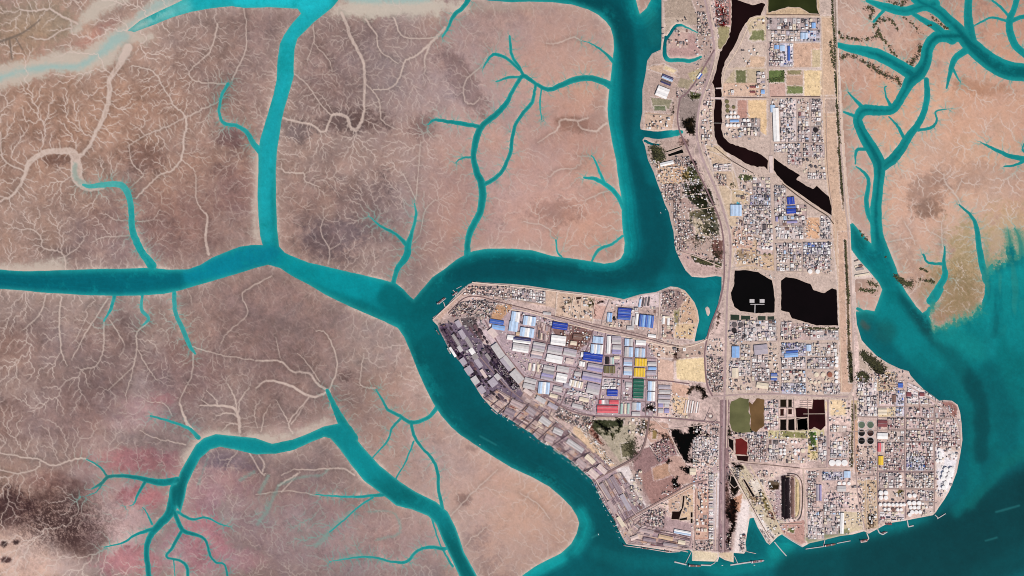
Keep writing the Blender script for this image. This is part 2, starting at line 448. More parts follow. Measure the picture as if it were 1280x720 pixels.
# ---- dendritic drainage of the flats: flood the mud from the channels and accumulate the flow
def drainage():
    # cheapest way out to the nearest channel over uneven mud; hand-mapped creeks are easy ground
    cost = np.exp(1.1 * grf(1.7, 21, 0.012) + 0.35 * grf(0.6, 22, 0.08)) + 0.05
    pfac = 0.10 + 0.9 * sst(-0.3, 1.2, PalD)
    cost = cost * pfac
    outl = (W < 0.2); dead = (Ld < 1); fin = outl | dead
    N = NX * NY
    vis = bytearray(fin.astype(np.uint8).tobytes())
    nb = np.zeros_like(outl); nb[1:] |= ~fin[:-1]; nb[:-1] |= ~fin[1:]; nb[:, 1:] |= ~fin[:, :-1]; nb[:, :-1] |= ~fin[:, 1:]
    c = cost.ravel().tolist(); val = [1e18] * N; par = [-1] * N; order = []; h = []
    entry = 6.0 * np.abs(grf(0.8, 23, 0.03)).ravel()
    for i in np.nonzero((outl & nb).ravel())[0].tolist(): heapq.heappush(h, (float(entry[i]), i, -1))
    done = bytearray(N)
    offs = ((1, 1.0), (-1, 1.0), (NX, 1.0), (-NX, 1.0), (NX + 1, 1.414), (NX - 1, 1.414), (-NX + 1, 1.414), (-NX - 1, 1.414))
    push = heapq.heappush; pop = heapq.heappop
    while h:
        v, i, p = pop(h)
        if done[i]: continue
        done[i] = 1; order.append(i); par[i] = p; cx_ = i % NX; ci = c[i]
        if cx_ == 0 or cx_ == NX - 1: continue
        for o, L in offs:
            j = i + o
            if j < 0 or j >= N or vis[j] or done[j]: continue
            nv = v + (c[j] + ci) * L
            if nv < val[j]: val[j] = nv; push(h, (nv, j, i))
    acc = [1] * N
    for i in reversed(order):
        p = par[i]
        if p >= 0: acc[p] += acc[i]
    acc = np.array(acc, np.float32).reshape(NY, NX)
    acc[fin] = 0
    return acc
ACC = drainage()

# ------------------------------------------------------------------ colours of the flats (wet mud, silt, algae)
n1 = grf(3.0, 31); n2 = grf(2.2, 32, 0.006); n3 = grf(1.2, 33, 0.03); n4 = grf(2.8, 34); n5 = grf(0.4, 36, 0.15)
def mixc(A, col, a): 
    a = np.clip(a, 0, 1)[..., None]; return A * (1 - a) + np.asarray(col, np.float32) * a
mud = np.zeros((NY, NX, 3), np.float32); mud[:] = (152, 128, 118)
def blob(A, x, y, rx, ry, col, al, rot=0, nz=0.35, nf=None):
    c, s = math.cos(math.radians(rot)), math.sin(math.radians(rot))
    u = ((GX - x) * c + (GY - y) * s) / rx; v = (-(GX - x) * s + (GY - y) * c) / ry
    d = np.sqrt(u * u + v * v) + (n2 if nf is None else nf) * nz * 0.5
    return mixc(A, col, al * (1 - sst(0.45, 1.15, d)))
BL = """
640 180 190 190 182 152 140 .75
700 60 110 90 186 158 144 .6
560 90 70 110 176 148 137 .5
680 260 110 80 184 153 142 .6
560 260 60 80 166 138 129 .5
1180 200 160 210 186 158 143 .85
1260 120 80 160 184 154 139 .5
1075 40 70 70 190 164 152 .7
1150 260 70 80 190 160 146 .5
1210 340 45 70 160 142 112 .75
1190 375 40 40 140 122 98 .7
1265 300 50 50 170 152 122 .5
1245 200 60 40 178 150 132 .4
600 600 120 110 190 158 142 .8
660 660 80 70 186 158 142 .7
530 480 70 70 180 150 136 .7
500 430 60 40 170 142 132 .5
500 560 70 50 178 148 136 .5
470 680 90 50 184 154 144 .6
380 660 70 60 176 144 138 .5
70 640 62 44 100 76 70 .8
115 668 44 32 96 70 64 .6
60 600 45 16 130 100 94 .5
152 655 34 44 204 176 164 .85
150 690 30 26 198 164 154 .7
30 705 60 26 204 178 166 .85
10 640 40 30 70 50 50 .8
20 690 50 40 192 166 156 .85
60 710 60 18 188 160 150 .8
5 680 5 5 60 45 45 .9
20 678 6 4 60 45 45 .9
8 700 8 4 70 50 50 .8
150 640 50 50 190 156 146 .8
150 575 55 18 178 124 120 .8
185 622 34 16 178 116 114 .8
250 660 34 30 180 124 122 .9
160 700 40 22 178 120 118 .8
262 690 30 24 178 116 116 .9
215 590 14 30 176 122 120 .6
250 620 40 20 176 132 128 .7
310 640 40 40 164 134 128 .6
300 700 30 16 176 136 132 .7
110 590 30 10 176 150 142 .6
160 530 50 14 186 152 142 .6
250 480 60 20 160 134 122 .6
185 620 30 14 180 128 122 .5
240 690 60 40 182 138 134 .7
170 705 40 20 180 130 126 .5
270 600 50 40 172 134 130 .6
290 575 45 18 128 110 112 .8
120 560 30 30 178 150 140 .5
80 520 110 40 146 116 108 .5
80 450 110 60 143 115 106 .6
230 470 60 50 146 114 106 .5
180 510 40 25 178 142 136 .6
200 500 22 12 172 122 116 .6
330 430 70 60 144 120 112 .5
380 400 60 30 150 128 118 .6
450 430 45 40 164 142 130 .6
430 470 14 10 112 90 84 .6
440 275 60 55 126 104 98 .6
420 295 45 30 122 104 104 .5
430 210 12 9 184 154 140 .6
437 207 16 14 176 148 136 .5
410 260 14 20 172 146 132 .5
385 250 20 26 158 132 122 .5
470 320 26 20 168 142 130 .5
435 150 50 20 104 82 76 .75
370 165 30 14 116 100 98 .7
530 160 25 18 116 92 86 .5
420 60 60 50 146 122 114 .5
400 120 50 50 140 116 108 .5
180 200 30 20 118 94 88 .6
70 200 22 8 112 90 84 .7
115 200 18 20 132 112 104 .5
60 130 70 40 148 124 112 .5
60 150 50 30 128 106 98 .5
40 30 60 40 148 134 118 .6
120 45 40 12 164 126 116 .7 -32
20 60 40 24 142 124 112 .5
290 170 20 14 120 92 90 .6
300 240 40 40 140 112 108 .5
250 100 60 50 150 124 114 .5
150 300 70 50 142 116 112 .5
220 280 60 50 150 122 114 .5
330 160 15 20 130 108 104 .4
480 10 80 16 190 176 154 .7
620 8 60 10 166 150 134 .6
520 20 50 12 178 158 144 .5
580 105 20 50 120 96 90 .45 -30
720 155 30 10 140 112 100 .6
690 262 40 18 152 124 115 .7
1155 240 30 26 150 126 116 .7
1158 262 22 12 132 110 100 .7
1225 110 45 12 152 122 106 .6 10
1230 220 60 26 160 134 124 .5
1245 40 20 40 176 146 132 .4
1130 390 24 14 160 140 114 .6
1085 375 26 16 184 156 146 .8
1073 200 24 120 172 146 138 .6
340 560 50 20 168 142 132 .4
360 540 50 12 196 172 158 .5
590 560 8 6 126 98 90 .5
580 625 10 8 130 104 96 .5
"""
for ln in BL.strip().split('\n'):
    q = [float(v) for v in ln.split()]
    mud = blob(mud, q[0], q[1], q[2], q[3], q[4:7], q[7], q[8] if len(q) > 8 else 0)
# broad and fine mottling
west = 1 - sst(480, 620, GX)
amp = 0.6 + 0.5 * west
mud = mud * (1 + (0.03 * n1 + 0.034 * n2) * amp + 0.012 * n3 + 0.004 * n5)[..., None]
mud[..., 0] *= 1 + 0.02 * n4; mud[..., 2] *= 1 - 0.02 * n4; mud[..., 1] *= 1 + 0.010 * n1
warm = np.clip(sst(430, 640, GX) + 0.35 * n1, 0, 1)
mud = mixc(mud, mud * np.array((1.045, 1.0, 0.985)), 0.2 + 0.8 * warm)
mean = np.array((163, 137, 125)); mud = mean + (mud - mean) * np.array((1.2, 1.2, 1.2)); lum = mud.mean(-1, keepdims=True); mud = lum + (mud - lum) * 1.04
spots = grf(1.9, 61, 0.02); mud = mixc(mud, mud * 0.86, sst(0.9, 2.0, spots) * (0.25 + 0.3 * west)); mud = mixc(mud, mud * 1.08, sst(1.0, 2.0, -spots) * (0.25 + 0.3 * west)); mud[..., 2] *= 0.995
# pale silted strokes
PALE_BIG = stroke_field([P(s) for s in """
-60,108,22 0,97,24 30,87,25 70,78,25 105,76,29 128,66,32 150,48,26 170,30,24 190,16,20 205,5,14
95,38,10 105,25,14 125,8,16 150,-8,18 170,-10,16
150,70,12 165,52,18 190,45,10
425,12,14 470,10,22 520,8,16 580,10,12
232,575,5 240,560,7 252,547,8 275,544,7 295,548,5
318,551,5 340,550,7 362,543,10 390,533,11 410,526,7
325,182,5 320,230,5 319,280,5 322,300,5
0,334,8 40,335,8 80,335,5
188,328,6 178,312,6 170,292,5
""".strip().split('\n')], 16)
mud = mixc(mud, (200, 186, 170), 0.85 * (1 - sst(-5, 7, PALE_BIG + n2 * 3.0)))
core = stroke_field([P(s) for s in """
-60,112,4 0,97,4 30,88,4 60,84,4 95,83,5 115,74,6 130,62,9 142,52,11 155,44,14
165,34,9 180,20,12 205,6,13 225,-8,14
436,-6,12 465,-3,10 500,-2,10 535,-6,10""".strip().split('\n')], 14)
mud = mixc(mud, (148, 182, 176), 0.75 * (1 - sst(-4, 6, core + n2 * 1.2)))
# braided ridges of the dark marsh in the south-west
mask = np.exp(-(((GX - 75) / 62) ** 2 + ((GY - 652) / 34) ** 2) * 1.2)
rid = np.abs(grf(2.4, 55, 0.035)); mud = mixc(mud, (164, 136, 126), np.clip(mask * 1.3, 0, 1) * 0.8 * (1 - sst(0.03, 0.26, rid))); mud = mixc(mud, (64, 44, 42), np.clip(mask * 1.2, 0, 1) * 0.8 * sst(0.3, 0.9, rid)); mud = mixc(mud, (186, 156, 144), np.clip(mask, 0, 1) * 0.7 * sst(0.9, 1.6, grf(2.0, 56, 0.03)))
# salt fringe along the channels
fr = np.exp(-np.clip(W, 0, 50) ** 2 / (2 * 2.6 ** 2)) * (W > -6) 
big = blur((Wd < 0).astype(np.float32), 6)
frs = np.clip(0.35 + 1.0 * big, 0, 1) * (0.85 + 0.25 * n2)
mud = mixc(mud, (210, 190, 174), np.clip(fr * frs * (0.75 + 0.30 * n2 + 0.25 * n1), 0, 1) * 0.9)
broad = np.exp(-np.clip(Wd, 0, 80) ** 2 / (2 * 9.0 ** 2))
mud = mixc(mud, (190, 164, 150), broad * 0.26)
# creek network: hand-mapped silted creeks, then the drainage tree
lac = np.log(np.maximum(ACC, 1.0))
def bump(x, y, r): return np.exp(-((GX - x) ** 2 + (GY - y) ** 2) / (r * r))
lac = lac + 0.9 * bump(400, 100, 70) + 0.7 * bump(250, 130, 70) + 0.6 * bump(510, 60, 60) + 0.6 * bump(300, 490, 60) + 0.5 * bump(470, 230, 60) + 0.5 * bump(220, 300, 60) \
    - 0.7 * bump(60, 480, 90) - 0.8 * bump(700, 280, 80) - 0.9 * bump(590, 600, 90) - 0.6 * bump(1240, 160, 80) - 0.6 * bump(80, 30, 60)
lac = lac - 2.2 * bump(75, 655, 60) - 1.0 * bump(170, 660, 40)
lac = lac - 2.5 * (1 - sst(-2, 5, PALE_BIG)) * (ACC > 0)
cr = sst(math.log(9), math.log(75), lac) * 0.75 + 0.25 * sst(math.log(90), math.log(700), lac)
cr = np.maximum(cr, 0)
bigc = sst(math.log(500), math.log(4000), lac)
fine = sst(math.log(3.5), math.log(14), lac)
crb = np.clip(blur(cr, 0.34) * 1.1 + blur(bigc, 0.55) * 0.8 + blur(fine, 0.34) * 0.30, 0, 1)
den = np.clip(0.66 + 0.30 * n1 + 0.2 * west, 0.15, 1.0) * (1 - 0.35 * rag)
mud = mixc(mud, mud * 0.90, blur(cr, 2.2) * 0.8)
mud = mixc(mud, (216, 194, 181), crb * den * 0.86)
mud = mixc(mud, (70, 146, 136), crb * np.exp(-np.clip(Cd, 0, 30) / 6.0) * sst(2, 5, Wd) * 0.95)
pal = 1 - sst(-1.05, 0.35, PalD)
mud = mixc(mud, mud * 0.88, np.exp(-np.clip(PalD, 0, 20) ** 2 / 12.0) * 0.6)
mud = mixc(mud, (209, 186, 172), pal * (0.78 + 0.1 * n2))
mud = mixc(mud, (120, 154, 142), (1 - sst(-1.6, 1.6, FaintD + n3 * 0.6)) * 0.5)
wash = np.clip(bump(385, 665, 26) + .8 * bump(330, 640, 18) + .6 * bump(440, 690, 24) + .5 * bump(128, 640, 16), 0, 1)
mud = mixc(mud, (112, 152, 140), wash * crb * 0.8 + wash * 0.14)
# dark creeks at the top left
dk = stroke_field([P(s) for s in """
0,52,2 12,48,2.4 30,40,1.6 50,25,1.2
12,50,1.6 15,74,1.4
20,48,1.2 28,62,1.2""".strip().split('\n')], 6)
mud = mixc(mud, (112, 98, 88), (1 - sst(-0.8, 1.2, dk)) * 0.8)
MANG = [P(s) for s in """
1048,40,3 1052,47,2.5 1058,46,2 1066,49,3 1080,49,3 1095,46,3.5 1098,36,3
1093,33,2.5 1097,26,3 1105,24,3 1115,26,2 1121,37,2
1100,42,3 1106,52,2.5 1113,62,2 1120,71,2
1135,80,5 1142,76,5 1147,68,5 1149,60,3 1152,56,2
1050,72,5 1060,69,4 1072,72,3.5 1082,78,4 1094,86,5 1108,94,5 1120,99,5 1126,106,3
1112,2,2 1125,6,3 1132,2,4
1165,22,2.5 1176,31,3 1186,37,3
1130,22,1.5 1142,32,1.5 1150,40,1.5
1082,10,3 1090,12,5 1088,22,4
1158,30,2 1165,32,2
1120,348,6 1132,355,6 1140,352,4
1150,350,3 1165,352,3
1106,322,2 1113,335,2 1120,345,3
1075,290,2 1084,300,2""".strip().split('\n')]
MangD = stroke_field(MANG, 10, 5, 1.0, 9)
mud = mixc(mud, (60, 54, 44), (1 - sst(-0.6, 0.7, MangD + 0.9 + grf(1.0, 41, 0.07) * 1.9)) * 0.9)
mud = mixc(mud, (84, 138, 116), 0.85 * sst(0.05, 0.5, rag) * (1 - sst(-1, 9, W + n3 * 1.5)))
# olive algae film in the south-eastern shallows
alg = np.exp(-(((GX - 1205) / 42) ** 2 + ((GY - 350) / 55) ** 2)) 
mud = mixc(mud, (128, 112, 78), alg * 0.55 * sst(-0.3, 0.9, n3))

# ------------------------------------------------------------------ colours of the water (sediment and depth)
def strokes_c(A, txt, n=5):
    for ln in txt.strip().split('\n'):
        pts, soft, col, al = ln.split('|')
        F = stroke_field([P(pts)], float(soft) + 3, n)
        A = mixc(A, [float(v) for v in col.split(',')], float(al) * (1 - sst(-0.15 * float(soft), float(soft), F + n2 * 1.0)))
    return A
dep = -W
wat = np.zeros((NY, NX, 3), np.float32); wat[:] = (2, 112, 116)
wat = mixc(wat, (24, 140, 138), 1 - sst(1.0, 5.5, dep))
wat = mixc(wat, (0, 92, 98), sst(9, 20, dep) * 0.8)
WS = """
325,300,30 322,240,28 334,190,26 345,130,28 358,80,26 375,40,34 400,15,40 350,2,30 290,2,24 240,8,20|7|26,160,166|.95
300,2,10 350,4,14 400,0,20|8|30,178,186|.8
150,46,26 175,32,26 200,20,26|10|158,186,176|.95
200,20,22 222,10,26|10|96,180,176|.8
870,370,26 885,380,22 880,410,16|6|20,140,140|.6
876,360,7 876,380,6 880,400,5|4|0,108,112|.6
-60,348,22 60,352,22 150,354,22 220,350,16|6|0,92,104|.85
-60,337,3 60,340,4 150,339,3|4|10,122,126|.5
240,342,18 280,332,20 320,320,26 360,326,26|7|4,128,146|.9
360,330,26 410,343,28 450,357,30 480,370,28|6|4,140,146|.9
490,372,30 515,390,34 530,420,38 540,455,40|8|0,98,102|.9
535,440,34 560,485,44 600,535,50 650,575,54 700,605,54 740,650,50 755,690,40|8|0,86,90|.92
590,520,10 640,560,14 690,590,16|10|0,74,78|.6
520,395,10 545,355,24 570,342,24 620,336,30 690,340,30 760,345,34 810,335,44|7|0,92,96|.75
565,345,12 620,335,20 690,342,18 750,348,18 800,340,24 822,310,26 815,270,26 803,230,22 795,190,20 788,140,18 784,90,20 782,50,20 770,20,16 745,2,14 720,-8,12|7|0,70,76|.85
690,352,5 740,362,6 790,358,8|5|0,110,112|.6
700,12,5 740,25,6 765,55,7 772,100,7 772,160,8 782,210,8 790,260,9 788,310,9 770,332,8 730,331,6|5|6,132,134|.55
800,30,14 806,80,14 800,130,10 798,170,8 815,225,8|6|4,124,128|.6
815,20,14 820,50,14|6|30,140,136|.6
830,352,16 860,352,16 885,360,20|6|4,122,128|.8
850,354,8 872,372,8 885,366,6|5|0,104,110|.6
880,390,8 877,415,6|4|14,140,138|.7
722,690,8 735,665,10 728,640,8|6|10,150,150|.85
700,700,10 670,712,12 640,730,14|7|14,158,158|.85
745,690,12 780,700,14 830,708,14 862,712,16|8|6,122,124|.7
720,715,14 800,722,18 900,722,18|10|0,98,102|.6
860,695,12 900,712,10 960,704,10 990,700,10|6|4,126,126|.75
970,690,16 985,685,14|6|8,138,136|.8
940,670,14 945,682,12|5|0,88,92|.9
1010,690,7 1040,686,7 1080,680,8|5|4,120,122|.7
1090,672,9 1120,662,9 1160,655,9|5|4,122,122|.7
1000,720,50 1100,715,70 1200,690,80 1280,660,90 1320,640,90|16|0,68,72|.95
1090,705,50 1170,690,60 1260,640,70 1320,610,60|18|0,60,64|.9
1195,640,8 1215,612,10 1218,570,12 1215,520,12 1200,490,10|6|0,112,112|.7
1240,420,90 1260,480,90 1265,530,80|14|0,120,122|.9
1235,470,24 1255,520,24 1262,560,16|10|0,98,102|.75
1270,440,40 1290,500,40|12|0,118,118|.6
1240,585,8 1275,565,8|6|2,112,110|.6
1295,558,8 1260,580,8 1235,605,7 1212,632,6|4|4,108,106|.8
1120,370,10 1140,392,14 1165,420,16 1185,440,16 1205,465,16 1222,495,16 1228,530,16 1226,570,14|5|0,72,76|.85
1140,398,8 1163,420,8 1180,436,8|3|14,70,72|.6
1235,600,14 1245,560,12|6|0,96,98|.6
1110,390,30 1140,430,30 1165,455,26|9|4,128,130|.85
1190,440,40 1195,480,10|9|6,126,126|.5
1150,450,10 1180,478,12 1205,505,12|6|0,108,110|.6
1175,418,14 1200,425,18 1225,440,14|9|12,138,136|.8
1230,360,10 1240,400,14 1238,440,8|6|8,132,134|.8
1270,370,36 1280,420,36|14|4,130,132|.9
1250,350,14 1270,345,20|8|10,145,146|.8
1243,378,2 1246,400,2 1242,420,2|3|0,92,96|.8
1200,410,8 1180,408,6|5|14,142,140|.7
1102,408,6 1112,414,9 1108,424,7 1098,418,7|8|22,92,90|.55
1078,404,4 1084,410,5|3|110,74,62|.7
1070,390,3 1090,398,3|3|20,96,94|.6
1100,330,10 1106,350,14 1115,370,14|5|0,118,120|.85
1068,290,6 1078,310,8|4|2,96,96|.7
1097,215,8 1095,260,8 1097,295,9|3|0,104,108|.6
1135,95,8 1118,130,6 1090,138,6 1080,165,8 1094,195,8|3|0,104,108|.6
1310,88,10 1260,88,10 1225,72,10 1205,50,10 1165,48,8 1158,78,6|4|0,98,100|.75
1218,48,8 1212,20,8|4|8,150,158|.7
1290,104,6 1260,103,6 1235,92,4|4|10,142,146|.6
1080,64,8 1050,58,8|4|14,140,142|.7
"""
wat = strokes_c(wat, WS)
wm = (dep > -1).astype(np.float32); wb = np.maximum(blur(wm, 3.5), 0.02)
wat = np.stack([0.3 * wat[..., k] + 0.7 * blur(wat[..., k] * wm, 3.5) / wb for k in range(3)], -1)
wat = mixc(np.clip(wat, 0, 255), (0, 72, 80), sst(9, 20, dep) * sst(500, 580, GX) * (1 - sst(860, 900, GX)) * 0.35)
# narrow creeks: murky green-teal, paler where shallow
sm = 1 - sst(2.0, 5.0, -Cd)
only = sst(2, 6, Wd)
crc = np.zeros_like(wat); crc[:] = (14, 118, 114)
crc = mixc(crc, (44, 150, 148), (1 - sst(300, 560, GX)) * 0.9)
crc = mixc(crc, (4, 96, 98), sst(560, 600, GY) * (1 - sst(280, 330, GX)))
crc = mixc(crc, (4, 112, 110), sst(560, 590, GX) * (1 - sst(690, 720, GX)) * (1 - sst(320, 340, GY)))
crc = mixc(crc, (60, 152, 142), (1 - sst(0.2, 1.6, -Cd)) * 0.8)
crc = mixc(crc, (104, 168, 158), np.exp(-(((GX - 130) / 40) ** 2 + ((GY - 232) / 30) ** 2)))
crc = mixc(crc, (82, 150, 146), np.exp(-(((GX - 190) / 70) ** 2 + ((GY - 400) / 50) ** 2)))
crc = mixc(crc, (52, 82, 74), np.exp(-(((GX - 125) / 22) ** 2 + ((GY - 600) / 20) ** 2)))
only = only * 0.85 * (1 - sst(3.5, 6.5, -Cd))
wat = wat * (1 - only[..., None]) + crc * only[..., None]
riv = sst(2, 6, Wd) * sst(900, 1000, GX)
wat = mixc(wat, (8, 136, 136), riv * (1 - sst(3.0, 7.0, -Cd)) * 0.75)
wat = mixc(wat, (0, 96, 100), riv * sst(4.5, 8.5, -Cd) * 0.6)
swm = np.clip(1 - sst(-2, 3, poly_sd(SWR, 20)), 0, 1)
swc = np.zeros_like(wat); swc[:] = (10, 134, 138); swc = mixc(swc, (0, 86, 90), sst(575, 612, GY) * (1 - sst(290, 330, GX))); swc = mixc(swc, (0, 92, 94), sst(630, 690, GY)); swc = mixc(swc, (0, 98, 100), np.exp(-(((GX - 500) / 60) ** 2 + ((GY - 620) / 22) ** 2)) * 0.8)
swc = mixc(swc, (6, 96, 98), 1 - sst(215, 250, GX))
swc = mixc(swc, (48, 160, 156), 1 - sst(0.5, 3.0, -W))
wat = wat * (1 - swm[..., None]) + swc * swm[..., None]
edge = 1 - sst(-0.2, 1.6, dep)
wat = mixc(wat, (132, 168, 158), edge * 0.55)
wat = mixc(wat, (40, 152, 148), (1 - sst(0.5, 7.0, dep)) * 0.42)
band = np.interp((np.clip(dep, 0, 44) + 1.6 * wob).ravel(), np.linspace(-8, 60, 140), np.convolve(np.random.default_rng(8).normal(size=142), [.3, .4, .3], 'valid')).reshape(NY, NX).astype(np.float32)
wat = wat * (1 + 0.05 * band * sst(3, 8, dep) * (1 - 0.7 * sst(1050, 1070, GX) * sst(320, 340, GY)) * (1 - sst(18, 34, dep)) * np.clip(0.6 + 0.5 * n1, 0, 1))[..., None]
wat = mixc(wat, (10, 140, 140), 0.45 * sst(0.4, 1.8, n2 * 0.5 + grf(2.4, 86, 0.004) * 0.8) * (1 - sst(6, 22, dep)))
wat = mixc(wat, (84, 138, 116), 0.75 * sst(0.05, 0.5, rag) * (1 - sst(0, 9, dep)))
fan = sst(1150, 1175, GX) * sst(300, 330, GY) * (1 - sst(430, 500, GY))
wat = mixc(wat, (14, 150, 148), fan * (1 - sst(385, 450, GY)) * 0.35 * sst(-0.4, 1.2, blur(VS, 1.5) * 1.6)); wat = mixc(wat, (64, 140, 126), fan * (1 - sst(385, 430, GY)) * 0.4 * sst(0.4, 1.6, -blur(VS, 1.5) * 1.6) * (1 - sst(1262, 1290, GX)))
wn = grf(2.4, 81); wf = grf(0.8, 82, 0.04)
streak = blur(grf(1.0, 83, 0.01), 1.2)
wat = wat * (1 + 0.035 * wn + 0.018 * wf)[..., None]
# pale foam streaks offshore
fo = stroke_field([P("1245,640,1.2 1260,636,1.5 1274,632,1"), P("1232,676,.8 1246,672,1"), P("740,672,.8 748,668,1"), P("600,545,1 620,556,.8")], 5)
wat = mixc(wat, (60, 140, 138), (1 - sst(-0.3, 1.6, fo)) * 0.4)
wat = np.clip(wat, 0, 255)

